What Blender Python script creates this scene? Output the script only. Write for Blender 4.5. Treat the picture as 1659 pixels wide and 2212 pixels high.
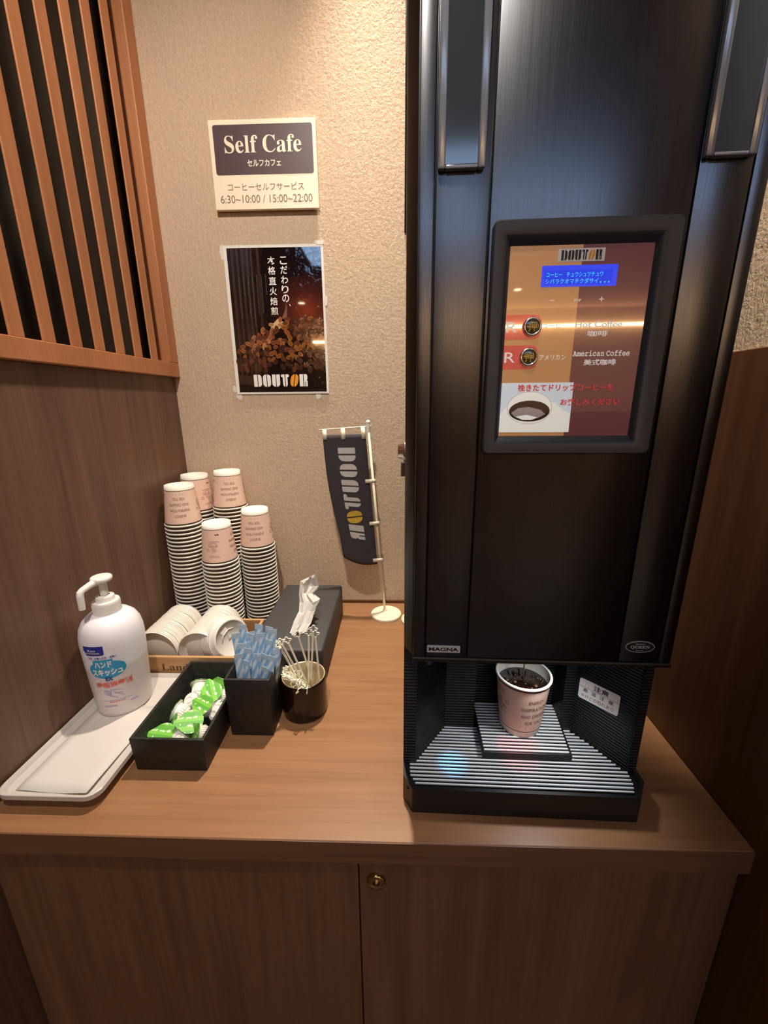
import bpy, bmesh, math, random
from mathutils import Vector, Matrix
random.seed(7)
for o in list(bpy.data.objects): bpy.data.objects.remove(o)
SC = bpy.context.scene
COL = SC.collection
pi = math.pi

def lin(r, g, b):
    f = lambda c: (c/255/12.92) if c/255 <= .04045 else ((c/255+.055)/1.055)**2.4
    return (f(r), f(g), f(b), 1.0)

# ------------------------------------------------------------------ camera
cam = bpy.data.cameras.new('camera')
camo = bpy.data.objects.new('camera', cam); COL.objects.link(camo)
cam.sensor_fit = 'VERTICAL'; cam.sensor_height = 36.0
cam.lens = 877.4*36.0/2212.0
cam.clip_start = .01
def cam_matrix(pos, yaw, pitch, roll):
    cy, sy, cp, sp = math.cos(yaw), math.sin(yaw), math.cos(pitch), math.sin(pitch)
    f = Vector((-sy*cp, cy*cp, -sp)); r = Vector((cy, sy, 0)); u = r.cross(f)
    cr, sr = math.cos(roll), math.sin(roll)
    r2 = r*cr+u*sr; u2 = -r*sr+u*cr
    m = Matrix((r2, u2, -f)).transposed().to_4x4(); m.translation = pos
    return m
camo.matrix_world = cam_matrix(Vector((.502, -.9522, .4989)), math.radians(1.8379), math.radians(15.1128), math.radians(-.4641))
SC.camera = camo

# ------------------------------------------------------------------ world, lights, exposure
SC.view_settings.view_transform = 'Standard'; SC.view_settings.look = 'None'
SC.view_settings.gamma = 1.0; SC.view_settings.exposure = 0.0
SC.view_settings.use_curve_mapping = False
W = bpy.data.worlds.new('world'); SC.world = W; W.use_nodes = True
W.node_tree.nodes['Background'].inputs[0].default_value = (1, .85, .7, 1)
W.node_tree.nodes['Background'].inputs[1].default_value = .05
SC.cycles.max_bounces = 8; SC.cycles.sample_clamp_indirect = 4.0
CEIL = 1.62; FLOOR = -.80
def light(name, typ, loc, power, color, aim=None, size=.1, spot=1.2, blend=.6, sy=None):
    d = bpy.data.lights.new(name, typ); d.energy = power; d.color = color
    if typ == 'SPOT': d.spot_size = spot; d.spot_blend = blend; d.shadow_soft_size = size
    elif typ == 'AREA':
        d.size = size
        if sy: d.shape = 'RECTANGLE'; d.size_y = sy
        else: d.shape = 'DISK'
    else: d.shadow_soft_size = size
    o = bpy.data.objects.new(name, d); COL.objects.link(o); o.location = loc
    v = Vector(aim)-Vector(loc) if aim else Vector((0, 0, -1))
    o.rotation_euler = v.to_track_quat('-Z', 'Y').to_euler()
    return o
WARM = (1.0, .88, .74); SOFT = (1.0, .91, .80); COOL = (.62, .78, 1.0)
DOWNLIGHTS = [(.45, -.085), (.38, -1.02), (.72, -.78), (1.7, -1.4), (1.55, -4.9), (2.30, -4.65), (3.05, -4.9), (-.6, -4.2)]
light('alcove_downlight_lamp', 'SPOT', (.45, -.085, CEIL-.03), 112, WARM, (.52, -.38, 0), .022, 1.08, 1.0)
light('front_downlight_lamp', 'SPOT', (.38, -1.02, CEIL-.03), 62, SOFT, (.13, 0, .50), .03, 1.25, .9)
light('added_wall_fill_lamp', 'SPOT', (.72, -.78, CEIL-.03), 120, WARM, (.925, -.43, .68), .03, .46, .8)  # added spot, its fixture too, to brighten the upper right wall
light('right_downlight_lamp', 'SPOT', (1.7, -1.4, CEIL-.03), 4, WARM, (.6, -.6, -.1), .04, 2.0, .8)
for i, (lx, ly) in enumerate(DOWNLIGHTS[4:]):
    light('lobby_downlight_lamp', 'SPOT', (lx, ly, CEIL-.03), 40, WARM, (lx, ly, 0), .05, 2.4, .6)

# ------------------------------------------------------------------ helpers
class MB:
    """collects pieces into one mesh"""
    def __init__(s): s.bm = bmesh.new(); s.mi = 0
    def _merge(s, b, mat=0, M=None):
        if M is not None: b.transform(M)
        for f in b.faces: f.material_index = mat
        me = bpy.data.meshes.new('tmp'); b.to_mesh(me); b.free()
        s.bm.from_mesh(me); bpy.data.meshes.remove(me); return s
    def box(s, x0, x1, y0, y1, z0, z1, bev=0, mat=0, seg=2, M=None):
        b = bmesh.new()
        bmesh.ops.create_cube(b, size=1)
        b.transform(Matrix.Translation(((x0+x1)/2, (y0+y1)/2, (z0+z1)/2)) @ Matrix.Diagonal((abs(x1-x0), abs(y1-y0), abs(z1-z0), 1)))
        if bev: bmesh.ops.bevel(b, geom=b.edges[:], offset=bev, segments=seg, profile=.5, affect='EDGES')
        return s._merge(b, mat, M)
    def prism(s, pts, a0, a1, axis='z', bev=0, mat=0, M=None):
        """polygon pts (2D) extruded a0..a1 along axis; axis y: pts are (x,z)"""
        b = bmesh.new()
        def P(p, a):
            return (p[0], p[1], a) if axis == 'z' else ((p[0], a, p[1]) if axis == 'y' else (a, p[0], p[1]))
        lo = [b.verts.new(P(p, a0)) for p in pts]; hi = [b.verts.new(P(p, a1)) for p in pts]
        b.faces.new(lo[::-1]); b.faces.new(hi); n = len(pts)
        for i in range(n): b.faces.new((lo[i], lo[(i+1) % n], hi[(i+1) % n], hi[i]))
        bmesh.ops.recalc_face_normals(b, faces=b.faces[:])
        if bev: bmesh.ops.bevel(b, geom=b.edges[:], offset=bev, segments=2, profile=.5, affect='EDGES')
        return s._merge(b, mat, M)
    def lathe(s, prof, seg=40, mats=None, M=None, mat=0, close=False):
        """prof: (r,z) list; mats: material of each band"""
        b = bmesh.new(); rings = []
        for r, z in prof:
            if r < 1e-6: rings.append([b.verts.new((0, 0, z))])
            else: rings.append([b.verts.new((r*math.cos(2*pi*k/seg), r*math.sin(2*pi*k/seg), z)) for k in range(seg)])
        for i in range(len(rings)-1):
            A, B = rings[i], rings[i+1]
            m = mats[i] if mats else mat
            for k in range(seg):
                k2 = (k+1) % seg
                vs = [A[k % len(A)], A[k2 % len(A)], B[k2 % len(B)], B[k % len(B)]]
                u = []
                for v in vs:
                    if v not in u: u.append(v)
                if len(u) >= 3:
                    f = b.faces.new(u); f.material_index = m; f.smooth = True
        if M is not None: b.transform(M)
        me = bpy.data.meshes.new('tmp'); b.to_mesh(me); b.free()
        s.bm.from_mesh(me); bpy.data.meshes.remove(me); return s
    def tube(s, pts, r, seg=10, mat=0, flat=1.0, M=None):
        pts = [Vector(p) for p in pts]; rr = r if isinstance(r, (list, tuple)) else [r]*len(pts)
        b = bmesh.new(); rings = []
        t0 = (pts[1]-pts[0]).normalized()
        up = Vector((0, 0, 1)) if abs(t0.z) < .9 else Vector((0, 1, 0))
        nrm = (up - t0*up.dot(t0)).normalized()
        for i, p in enumerate(pts):
            t = (pts[min(i+1, len(pts)-1)]-pts[max(i-1, 0)]).normalized()
            nrm = (nrm - t*nrm.dot(t)).normalized(); bi = t.cross(nrm)
            rings.append([b.verts.new(p+(nrm*math.cos(2*pi*k/seg)*flat+bi*math.sin(2*pi*k/seg))*rr[i]) for k in range(seg)])
        for i in range(len(rings)-1):
            for k in range(seg):
                f = b.faces.new((rings[i][k], rings[i][(k+1) % seg], rings[i+1][(k+1) % seg], rings[i+1][k])); f.smooth = True
        b.faces.new(rings[0][::-1]); b.faces.new(rings[-1])
        return s._merge(b, mat, M)
    def grid(s, rows, mat=0, smooth=True, thick=0):
        b = bmesh.new(); V = [[b.verts.new(p) for p in r] for r in rows]
        for i in range(len(V)-1):
            for j in range(len(V[0])-1):
                f = b.faces.new((V[i][j], V[i][j+1], V[i+1][j+1], V[i+1][j])); f.smooth = smooth
        if thick:
            bmesh.ops.recalc_face_normals(b, faces=b.faces[:])
            bmesh.ops.solidify(b, geom=b.faces[:], thickness=thick)
        for f in b.faces: f.material_index = mat; f.smooth = smooth
        me = bpy.data.meshes.new('tmp'); b.to_mesh(me); b.free()
        s.bm.from_mesh(me); bpy.data.meshes.remove(me); return s
    def shape(s, pts, fn, t0=0, t1=.0004, mat=0):
        """2D polygon (u,v) mapped by fn(u,v,t) with a thickness"""
        b = bmesh.new(); n = len(pts)
        hi = [b.verts.new(fn(p[0], p[1], t1)) for p in pts]; lo = [b.verts.new(fn(p[0], p[1], t0)) for p in pts]
        b.faces.new(hi)
        for i in range(n): b.faces.new((lo[i], lo[(i+1) % n], hi[(i+1) % n], hi[i]))
        bmesh.ops.recalc_face_normals(b, faces=b.faces[:])
        return s._merge(b, mat)
    def text(s, body, x0, x1, z0, z1, fn, t=.0004, mat=0, bold=0, keep=False, vert=False):
        """writing fitted into the box x0..x1, z0..z1 of a surface fn(u,v,t)"""
        me = text_mesh(body, bold, vert)
        xs = [v.co.x for v in me.vertices]; ys = [v.co.y for v in me.vertices]
        ax, bx, ay, by = min(xs), max(xs), min(ys), max(ys)
        sx = (x1-x0)/max(bx-ax, 1e-6); sy = (z1-z0)/max(by-ay, 1e-6); ox, oy = x0, z0
        if keep:
            k = min(sx, sy); ox = (x0+x1)/2-(bx-ax)*k/2; oy = (z0+z1)/2-(by-ay)*k/2; sx = sy = k
        b = bmesh.new(); b.from_mesh(me); bpy.data.meshes.remove(me)
        for v in b.verts:
            c = v.co; v.co = Vector(fn(ox+(c.x-ax)*sx, oy+(c.y-ay)*sy, t if c.z > 0 else t*.1))
        return s._merge(b, mat)
    def build(s, name, mats, parent=None, smooth=None, loc=None):
        me = bpy.data.meshes.new(name)
        if smooth:
            for f in s.bm.faces: f.smooth = True
        s.bm.to_mesh(me); s.bm.free()
        for m in (mats if isinstance(mats, (list, tuple)) else [mats]): me.materials.append(m)
        if smooth: me.set_sharp_from_angle(angle=math.radians(smooth))
        o = bpy.data.objects.new(name, me); COL.objects.link(o)
        if parent is not None: o.parent = parent
        if loc: o.location = loc
        return o

_tc = {}
def text_mesh(body, bold=0, vert=False):
    key = (body, bold, vert)
    if key not in _tc:
        c = bpy.data.curves.new('t', 'FONT'); c.body = '\n'.join(body) if vert else body
        c.size = 1; c.extrude = .05; c.offset = bold; c.resolution_u = 4
        if vert: c.align_x = 'CENTER'; c.space_line = .82
        o = bpy.data.objects.new('t', c); COL.objects.link(o)
        dg = bpy.context.evaluated_depsgraph_get()
        _tc[key] = bpy.data.meshes.new_from_object(o.evaluated_get(dg))
        bpy.data.objects.remove(o); bpy.data.curves.remove(c)
    return _tc[key].copy()

def tag(o, label, cat, group=None):
    o['label'] = label; o['category'] = cat
    if group: o['group'] = group
    return o
def struct(o): o['kind'] = 'structure'; return o
def thing(name, label, cat, loc=(0, 0, 0), rz=0, group=None):
    o = bpy.data.objects.new(name, None); COL.objects.link(o); o.location = loc; o.rotation_euler = (0, 0, rz)
    o.empty_display_size = .02
    return tag(o, label, cat, group)
def copy_tree(o, parent=None):
    c = o.copy(); COL.objects.link(c)
    if parent is not None: c.parent = parent
    for ch in list(o.children): copy_tree(ch, c)
    return c
ORD = ['topmost', 'second', 'third', 'fourth', 'fifth', 'sixth', 'seventh', 'eighth', 'ninth', 'tenth', 'eleventh', 'twelfth', 'thirteenth',
       'fourteenth', 'fifteenth', 'sixteenth', 'seventeenth', 'eighteenth', 'nineteenth', 'twentieth', 'twenty-first', 'twenty-second',
       'twenty-third', 'twenty-fourth', 'twenty-fifth', 'twenty-sixth', 'twenty-seventh', 'twenty-eighth', 'twenty-ninth', 'thirtieth',
       'thirty-first', 'thirty-second', 'thirty-third', 'thirty-fourth']

def arc_poly(x0, x1, y0, y1, r, n=5):
    """rectangle with corner radii r=(bl,br,tr,tl)"""
    if not isinstance(r, (tuple, list)): r = (r,)*4
    P = []
    for (cx, cy, q, a) in ((x0, y0, r[0], pi), (x1, y0, r[1], 1.5*pi), (x1, y1, r[2], 0), (x0, y1, r[3], .5*pi)):
        sx = 1 if cx == x0 else -1; sy = 1 if cy == y0 else -1
        if q <= 0: P.append((cx, cy)); continue
        for k in range(n+1):
            t = a+k/n*pi/2
            P.append((cx+sx*q+q*math.cos(t), cy+sy*q+q*math.sin(t)))
    return P
def ellipse(cx, cy, a, b, n=32, rot=0):
    c, s = math.cos(rot), math.sin(rot)
    return [(cx+a*math.cos(2*pi*k/n)*c-b*math.sin(2*pi*k/n)*s, cy+a*math.cos(2*pi*k/n)*s+b*math.sin(2*pi*k/n)*c) for k in range(n)]

# ------------------------------------------------------------------ materials
def mat(name, col, rough=.5, metal=0, coat=0, spec=.5, emit=None, estr=1, trans=0, sss=0, aniso=0):
    m = bpy.data.materials.new(name); m.use_nodes = True
    b = m.node_tree.nodes['Principled BSDF']
    b.inputs['Base Color'].default_value = col; b.inputs['Roughness'].default_value = rough
    b.inputs['Metallic'].default_value = metal; b.inputs['Coat Weight'].default_value = coat
    b.inputs['Coat Roughness'].default_value = .03; b.inputs['Coat IOR'].default_value = 1.8; b.inputs['Specular IOR Level'].default_value = spec
    b.inputs['Transmission Weight'].default_value = trans
    if aniso: b.inputs['Anisotropic'].default_value = aniso
    if sss:
        b.inputs['Subsurface Weight'].default_value = sss; b.inputs['Subsurface Radius'].default_value = (.02, .018, .016); b.inputs['Subsurface Scale'].default_value = 1
    if emit: b.inputs['Emission Color'].default_value = emit; b.inputs['Emission Strength'].default_value = estr
    return m
def nodes(m): return m.node_tree.nodes, m.node_tree.links, m.node_tree.nodes['Principled BSDF']
def coords(m, scale=(1, 1, 1), obj=True, rot=(0, 0, 0)):
    N, L, B = nodes(m); t = N.new('ShaderNodeTexCoord'); mp = N.new('ShaderNodeMapping')
    mp.inputs['Scale'].default_value = scale; mp.inputs['Rotation'].default_value = rot
    L.new(t.outputs['Object' if obj else 'Generated'], mp.inputs[0]); return mp.outputs[0]
def noise(m, vec, scale, detail=4, rough=.55, dist=0):
    N, L, B = nodes(m); n = N.new('ShaderNodeTexNoise'); n.inputs['Scale'].default_value = scale
    n.inputs['Detail'].default_value = detail; n.inputs['Roughness'].default_value = rough; n.inputs['Distortion'].default_value = dist
    L.new(vec, n.inputs['Vector']); return n.outputs['Fac']
def ramp(m, fac, stops):
    N, L, B = nodes(m); r = N.new('ShaderNodeValToRGB'); e = r.color_ramp.elements
    while len(e) < len(stops): e.new(.5)
    for k, (p, c) in enumerate(stops): e[k].position = p; e[k].color = c
    L.new(fac, r.inputs[0]); return r.outputs[0]
def bump(m, h, strength=.2, dist=.002, prev=None):
    N, L, B = nodes(m); b = N.new('ShaderNodeBump'); b.inputs['Strength'].default_value = strength; b.inputs['Distance'].default_value = dist
    L.new(h, b.inputs['Height'])
    if prev is not None: L.new(prev, b.inputs['Normal'])
    L.new(b.outputs[0], B.inputs['Normal']); return b.outputs[0]
def mth(m, op, a, b):
    N, L, B = nodes(m); n = N.new('ShaderNodeMath'); n.operation = op
    for i, v in enumerate((a, b)):
        if isinstance(v, (int, float)): n.inputs[i].default_value = v
        else: L.new(v, n.inputs[i])
    return n.outputs[0]
def wood(name, dark, mid, lite, axis='x', rough=.42, freq=1.0, coat=0):
    m = mat(name, mid, rough, coat=coat); N, L, B = nodes(m)
    st = {'x': (1.6, 40, 40), 'y': (22, 1.2, 22), 'z': (22, 22, 1.0)}[axis]
    v = coords(m, tuple(s*freq for s in st)); n1 = noise(m, v, 1.6, 6, .62, .6)
    st2 = {'x': (5, 260, 260), 'y': (260, 5, 260), 'z': (260, 260, 4)}[axis]
    v2 = coords(m, st2); n2 = noise(m, v2, 1.0, 2, .5)
    f = mth(m, 'ADD', mth(m, 'MULTIPLY', n1, .72), mth(m, 'MULTIPLY', n2, .28))
    L.new(ramp(m, f, [(.30, dark), (.5, mid), (.70, lite)]), B.inputs['Base Color'])
    bump(m, n2, .06, .0006)
    return m

M_counter = wood('walnut_laminate_top', lin(136, 95, 62), lin(150, 107, 72), lin(162, 118, 82), 'x', .38)
M_cab = wood('walnut_laminate_front', lin(98, 70, 48), lin(116, 85, 59), lin(132, 99, 71), 'z', .45)
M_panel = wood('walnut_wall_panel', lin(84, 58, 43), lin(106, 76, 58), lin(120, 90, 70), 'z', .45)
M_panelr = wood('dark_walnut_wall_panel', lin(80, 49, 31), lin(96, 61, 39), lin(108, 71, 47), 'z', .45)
M_slat = wood('brown_stained_slats', lin(160, 100, 62), lin(182, 118, 76), lin(196, 132, 88), 'z', .5, .5)
M_bamboo = wood('bamboo', lin(160, 116, 70), lin(182, 138, 90), lin(198, 156, 108), 'x', .45, .6)
M_groove = mat('dark_wood_trim', lin(92, 52, 20), .5)
# plaster with short trowel strokes
M_plaster = mat('beige_trowelled_plaster', lin(205, 178, 150), .85)
def plaster(m, c1, c2):
    N, L, B = nodes(m); v = coords(m)
    a = noise(m, coords(m, (1, 1, 1)), 150, 5, .65, .4)
    s1 = noise(m, coords(m, (150, 150, 22), rot=(0, .7, 0)), 1.0, 3, .55, .8)
    s2 = noise(m, coords(m, (150, 150, 22), rot=(0, -.65, 0)), 1.0, 3, .55, .8)
    sel = noise(m, v, 9, 2, .5)
    selr = ramp(m, sel, [(.44, (0, 0, 0, 1)), (.56, (1, 1, 1, 1))])
    mx = N.new('ShaderNodeMix'); mx.data_type = 'FLOAT'; L.new(selr, mx.inputs['Factor']); L.new(s1, mx.inputs['A']); L.new(s2, mx.inputs['B'])
    h = mth(m, 'ADD', mth(m, 'MULTIPLY', a, .7), mth(m, 'MULTIPLY', mx.outputs['Result'], .6))
    bump(m, h, .7, .0042)
    L.new(ramp(m, a, [(.3, c1), (.7, c2)]), B.inputs['Base Color'])
plaster(M_plaster, lin(190, 164, 138), lin(206, 182, 156))
M_white = mat('white_plastic', lin(232, 228, 220), .38)
M_cream = mat('cream_plastic', lin(236, 228, 200), .4)
M_lid = mat('white_lid_plastic', lin(226, 219, 207), .32, sss=.15)
M_lidin = mat('lid_hollow_plastic', lin(214, 206, 192), .45)
M_melamine = mat('white_melamine', lin(202, 195, 187), .3)
M_paper = mat('white_paper', lin(208, 201, 194), .8)
M_tissue = mat('tissue_paper', lin(228, 224, 216), .9)
M_cupw = mat('cup_white_paper', lin(236, 230, 216), .5)
M_cupp = mat('cup_pink_print', lin(232, 196, 176), .55)
M_cupb = mat('cup_brown_band', lin(66, 40, 16), .5)
M_ink = mat('cup_brown_ink', lin(120, 92, 64), .6)
M_inkd = mat('cup_dark_ink', lin(58, 40, 30), .6)
M_black = mat('black_satin_metal', lin(13, 13, 14), .36, spec=.5)
def brushed(m):
    N, L, B = nodes(m); n = noise(m, coords(m, (2600, 2600, 8)), 1.0, 3, .6)
    L.new(ramp(m, n, [(.3, (.26, .26, .26, 1)), (.7, (.33, .33, .33, 1))]), B.inputs['Roughness'])
M_door = mat('black_brushed_metal', lin(100, 102, 106), .34, metal=1); brushed(M_door)
M_blackpl = mat('black_plastic', lin(18, 18, 19), .42)
M_blackgl = mat('gloss_black_plastic', lin(14, 14, 15), .18)
M_gap = mat('black_gap', lin(5, 5, 6), .9)
M_bezel = mat('charcoal_bezel', lin(46, 50, 56), .42)
M_rib = mat('black_ribbed_plastic', lin(8, 8, 9), .42, spec=.35)
def ribs(m):
    N, L, B = nodes(m); w = N.new('ShaderNodeTexWave'); w.bands_direction = 'Z'; w.inputs['Scale'].default_value = 70
    L.new(coords(m), w.inputs['Vector']); bump(m, w.outputs['Fac'], .8, .002)
ribs(M_rib)
M_steel = mat('satin_steel_bars', lin(225, 225, 222), .35)
M_chrome = mat('chrome', lin(225, 222, 216), .2, metal=1)
M_silver = mat('silver_badge', lin(190, 192, 196), .35)
M_brass = mat('aged_brass', lin(190, 168, 110), .2, metal=1)
M_gold = mat('amber_button_face', lin(84, 70, 34), .25, coat=.6)
M_goldtx = mat('gold_button_mark', lin(205, 170, 60), .4)
M_tan = mat('orange_tan_panel', lin(170, 118, 70), .25, coat=1, emit=lin(178, 130, 86), estr=.5)
M_maroon = mat('maroon_panel', lin(92, 46, 46), .2, coat=1, emit=lin(92, 52, 58), estr=.5)
M_red = mat('red_tag_print', lin(214, 82, 74), .3, coat=1, emit=lin(214, 82, 74), estr=.3)
M_redtx = mat('red_print', lin(196, 66, 62), .4, emit=lin(200, 66, 62), estr=.35)
M_lit = mat('lit_white_print', lin(236, 232, 226), .4, emit=lin(236, 232, 226), estr=.3)
M_wtx = mat('white_print', lin(236, 232, 226), .4)
M_dtx = mat('dark_print', lin(58, 40, 44), .5)
M_ktx = mat('black_print', lin(24, 24, 26), .5)
M_brtx = mat('brown_print', lin(120, 92, 74), .5)
M_orange = mat('orange_print', lin(226, 150, 40), .4)
M_gold2 = mat('mustard_print', lin(206, 168, 60), .6)
M_lcd = mat('lcd_blue_edge', lin(10, 10, 60), .2, emit=lin(44, 70, 255), estr=.8)
M_lcd2 = mat('lcd_blue', lin(0, 5, 50), .2, emit=lin(0, 60, 245), estr=.8)
M_lcdt = mat('lcd_cyan', lin(60, 180, 255), .2, emit=lin(60, 190, 255), estr=.9)
M_photo = mat('pale_blue_photo_print', lin(206, 220, 230), .25, coat=1, emit=lin(206, 220, 230), estr=.42)
M_photow = mat('white_photo_print', lin(232, 232, 222), .25, coat=1, emit=lin(232, 232, 222), estr=.48)
M_photod = mat('coffee_photo_print', lin(44, 32, 32), .25, coat=1)
M_photom = mat('milky_reflection_print', lin(170, 158, 160), .25, coat=1, emit=lin(170, 158, 160), estr=.2)
M_clear = mat('smoky_acrylic', lin(60, 66, 74), .1, spec=.8)
M_cleare = mat('acrylic_edge', lin(130, 137, 148), .15, spec=.9)
M_coffee = mat('black_coffee', lin(28, 14, 8), .12)
M_foam = mat('coffee_foam', lin(96, 72, 44), .5)
M_signw = mat('ivory_sign_board', lin(240, 226, 200), .5)
M_signd = mat('dark_plum_print', lin(70, 44, 50), .45)
M_signb = mat('sign_back_board', lin(110, 104, 92), .7)
M_flag = mat('charcoal_flag_cloth', lin(58, 54, 58), .85)
M_flagw = mat('pale_flag_print', lin(196, 190, 186), .8)
M_tape = mat('clear_tape', lin(226, 220, 208), .25)
M_blackbox = mat('black_faux_leather', lin(30, 27, 25), .55)
def leather(m):
    N, L, B = nodes(m); v = coords(m, (90, 90, 90)); n = noise(m, v, 1.5, 4, .6, 1.2)
    w = N.new('ShaderNodeTexWave'); w.bands_direction = 'DIAGONAL'; w.inputs['Scale'].default_value = 26; w.inputs['Distortion'].default_value = 8
    L.new(coords(m), w.inputs['Vector'])
    bump(m, mth(m, 'ADD', n, mth(m, 'MULTIPLY', w.outputs['Fac'], .4)), .5, .0012)
    L.new(ramp(m, n, [(.35, (.45, .45, .45, 1)), (.7, (.7, .7, .7, 1))]), B.inputs['Roughness'])
leather(M_blackbox)
M_tissuebox = mat('black_matte_box', lin(60, 58, 58), .6)
M_pot = mat('dark_brown_glazed_ceramic', lin(26, 12, 6), .14)
M_potin = mat('beige_glaze', lin(196, 176, 142), .35)
M_stir = mat('ivory_plastic_stirrer', lin(250, 246, 222), .45)
M_creamer = mat('creamer_white_plastic', lin(236, 232, 222), .35)
def green_foil():
    m = mat('green_foil_print', lin(96, 176, 60), .35); N, L, B = nodes(m)
    t = N.new('ShaderNodeTexCoord'); x = N.new('ShaderNodeSeparateXYZ'); L.new(t.outputs['Object'], x.inputs[0])
    base = ramp(m, mth(m, 'FRACT', mth(m, 'MULTIPLY', x.outputs['Y'], 75.0), 0), [(.45, lin(96, 176, 62)), (.5, lin(128, 200, 70)), (.95, lin(128, 200, 70)), (1.0, lin(96, 176, 62))])
    w = noise(m, coords(m, (240, 240, 40)), 1.0, 1, .5)
    g = mth(m, 'PINGPONG', mth(m, 'MULTIPLY', x.outputs['Y'], 90.0), .5)
    msk = ramp(m, mth(m, 'MULTIPLY', w, mth(m, 'ADD', g, .62)), [(.60, (0, 0, 0, 1)), (.63, (1, 1, 1, 1))])
    mx = N.new('ShaderNodeMix'); mx.data_type = 'RGBA'; L.new(msk, mx.inputs['Factor']); L.new(base, mx.inputs['A']); mx.inputs['B'].default_value = lin(228, 240, 214)
    L.new(mx.outputs['Result'], B.inputs['Base Color']); return m
M_green = green_foil()
def stick_paper():
    m = mat('blue_striped_sachet_paper', lin(180, 210, 232), .5); N, L, B = nodes(m)
    t = N.new('ShaderNodeTexCoord'); x = N.new('ShaderNodeSeparateXYZ'); L.new(t.outputs['Object'], x.inputs[0])
    ph = mth(m, 'ADD', mth(m, 'MULTIPLY', x.outputs['X'], 95.0), mth(m, 'MULTIPLY', x.outputs['Z'], -42.0))
    L.new(ramp(m, mth(m, 'FRACT', ph, 0), [(.0, lin(158, 204, 240)), (.47, lin(158, 204, 240)), (.50, lin(232, 242, 248)), (.97, lin(232, 242, 248)), (1.0, lin(158, 204, 240))]), B.inputs['Base Color']); return m
def translucent(m, f):
    N, L, B = nodes(m); t = N.new('ShaderNodeBsdfTranslucent'); x = N.new('ShaderNodeMixShader'); x.inputs[0].default_value = f
    l = B.inputs['Base Color'].links
    if l: L.new(l[0].from_socket, t.inputs['Color'])
    else: t.inputs['Color'].default_value = B.inputs['Base Color'].default_value
    L.new(B.outputs[0], x.inputs[1]); L.new(t.outputs[0], x.inputs[2]); L.new(x.outputs[0], N['Material Output'].inputs[0]); return m
M_stick = stick_paper()
M_stickc = mat('sachet_crimp_paper', lin(200, 222, 238), .45)
def bottle_plastic():
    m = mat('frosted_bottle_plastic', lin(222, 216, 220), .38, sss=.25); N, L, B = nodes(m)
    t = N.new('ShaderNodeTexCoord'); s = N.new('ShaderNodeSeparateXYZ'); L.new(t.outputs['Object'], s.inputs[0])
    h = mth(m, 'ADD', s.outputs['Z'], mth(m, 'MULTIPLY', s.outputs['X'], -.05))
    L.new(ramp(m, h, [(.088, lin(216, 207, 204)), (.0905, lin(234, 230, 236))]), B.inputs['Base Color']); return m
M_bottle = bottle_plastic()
translucent(M_stick, .3); translucent(M_stickc, .3); translucent(M_tissue, .3)
M_navy = mat('navy_label_print', lin(38, 44, 140), .4)
M_blue = mat('blue_label_print', lin(44, 150, 200), .4)
M_salmon = mat('coral_label_print', lin(226, 96, 84), .4)
M_violet = mat('faint_violet_print', lin(160, 150, 196), .4)
M_smoke = mat('smoked_glass_backing', lin(16, 11, 12), .3)
M_ceil = mat('warm_ceiling_paint', lin(176, 134, 104), .9)
M_floor = wood('dark_floor_boards', lin(60, 36, 26), lin(82, 50, 36), lin(98, 62, 44), 'y', .4)
M_brick = mat('beige_brick_wall', lin(196, 160, 120), .8)
def bricks(m):
    N, L, B = nodes(m); b = N.new('ShaderNodeTexBrick'); b.inputs['Scale'].default_value = 5
    b.inputs['Color1'].default_value = lin(200, 164, 124); b.inputs['Color2'].default_value = lin(186, 150, 112); b.inputs['Mortar'].default_value = lin(120, 92, 68)
    b.inputs['Mortar Size'].default_value = .012
    L.new(coords(m, rot=(pi/2, 0, 0)), b.inputs['Vector']); L.new(b.outputs['Color'], B.inputs['Base Color'])
bricks(M_brick)
M_darkred = mat('dark_red_dado', lin(96, 44, 38), .6)
M_glow = mat('warm_lamp_lens', (1, .8, .55, 1), .4, emit=(1, .78, .5, 1), estr=30)
M_cove = mat('cove_light_strip', (1, .8, .55, 1), .4, emit=(1, .74, .42, 1), estr=36)
M_coolglow = mat('cool_ceiling_panel', (.8, .9, 1, 1), .4, emit=(.42, .64, 1, 1), estr=5)
M_cable = mat('dark_rubber', lin(24, 22, 20), .6)

# ------------------------------------------------------------------ the setting
LS = .028     # the left partition is not quite square to the back wall
struct(MB().box(-2.7, 3.6, 0, .12, FLOOR, CEIL).build('wall_back', M_plaster))
def lw(x, y): return (x+LS*y, y)
Yf = -.74
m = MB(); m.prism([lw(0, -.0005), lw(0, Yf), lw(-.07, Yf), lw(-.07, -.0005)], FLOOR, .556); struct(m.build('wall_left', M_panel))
m = MB(); m.prism([lw(-.028, -.0005), lw(-.028, Yf), lw(-.07, Yf), lw(-.07, -.0005)], .556, CEIL); struct(m.build('wall_left.001', M_smoke))
struct(MB().box(.917, .99, -.80, -.0005, FLOOR, CEIL).build('wall_right', M_plaster))
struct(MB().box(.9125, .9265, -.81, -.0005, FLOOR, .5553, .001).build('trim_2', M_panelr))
struct(MB().box(-2.7, 3.6, -6.0, .12, FLOOR-.1, FLOOR).build('floor', M_floor))
struct(MB().box(-2.7, 3.6, -6.0, .12, CEIL, CEIL+.1).build('ceiling', M_ceil))
struct(MB().box(-2.7, 3.6, -6.0, -5.85, FLOOR, CEIL).build('wall_front', M_brick))
struct(MB().box(-2.8, -2.7, -6.0, .12, FLOOR, CEIL).build('wall_outer_left', M_plaster))
struct(MB().box(3.6, 3.7, -6.0, .12, FLOOR, CEIL).build('wall_outer_right', M_plaster))
struct(MB().box(-2.7, 3.6, -5.85, -5.80, FLOOR, .36).build('trim_3', M_darkred))
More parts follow.
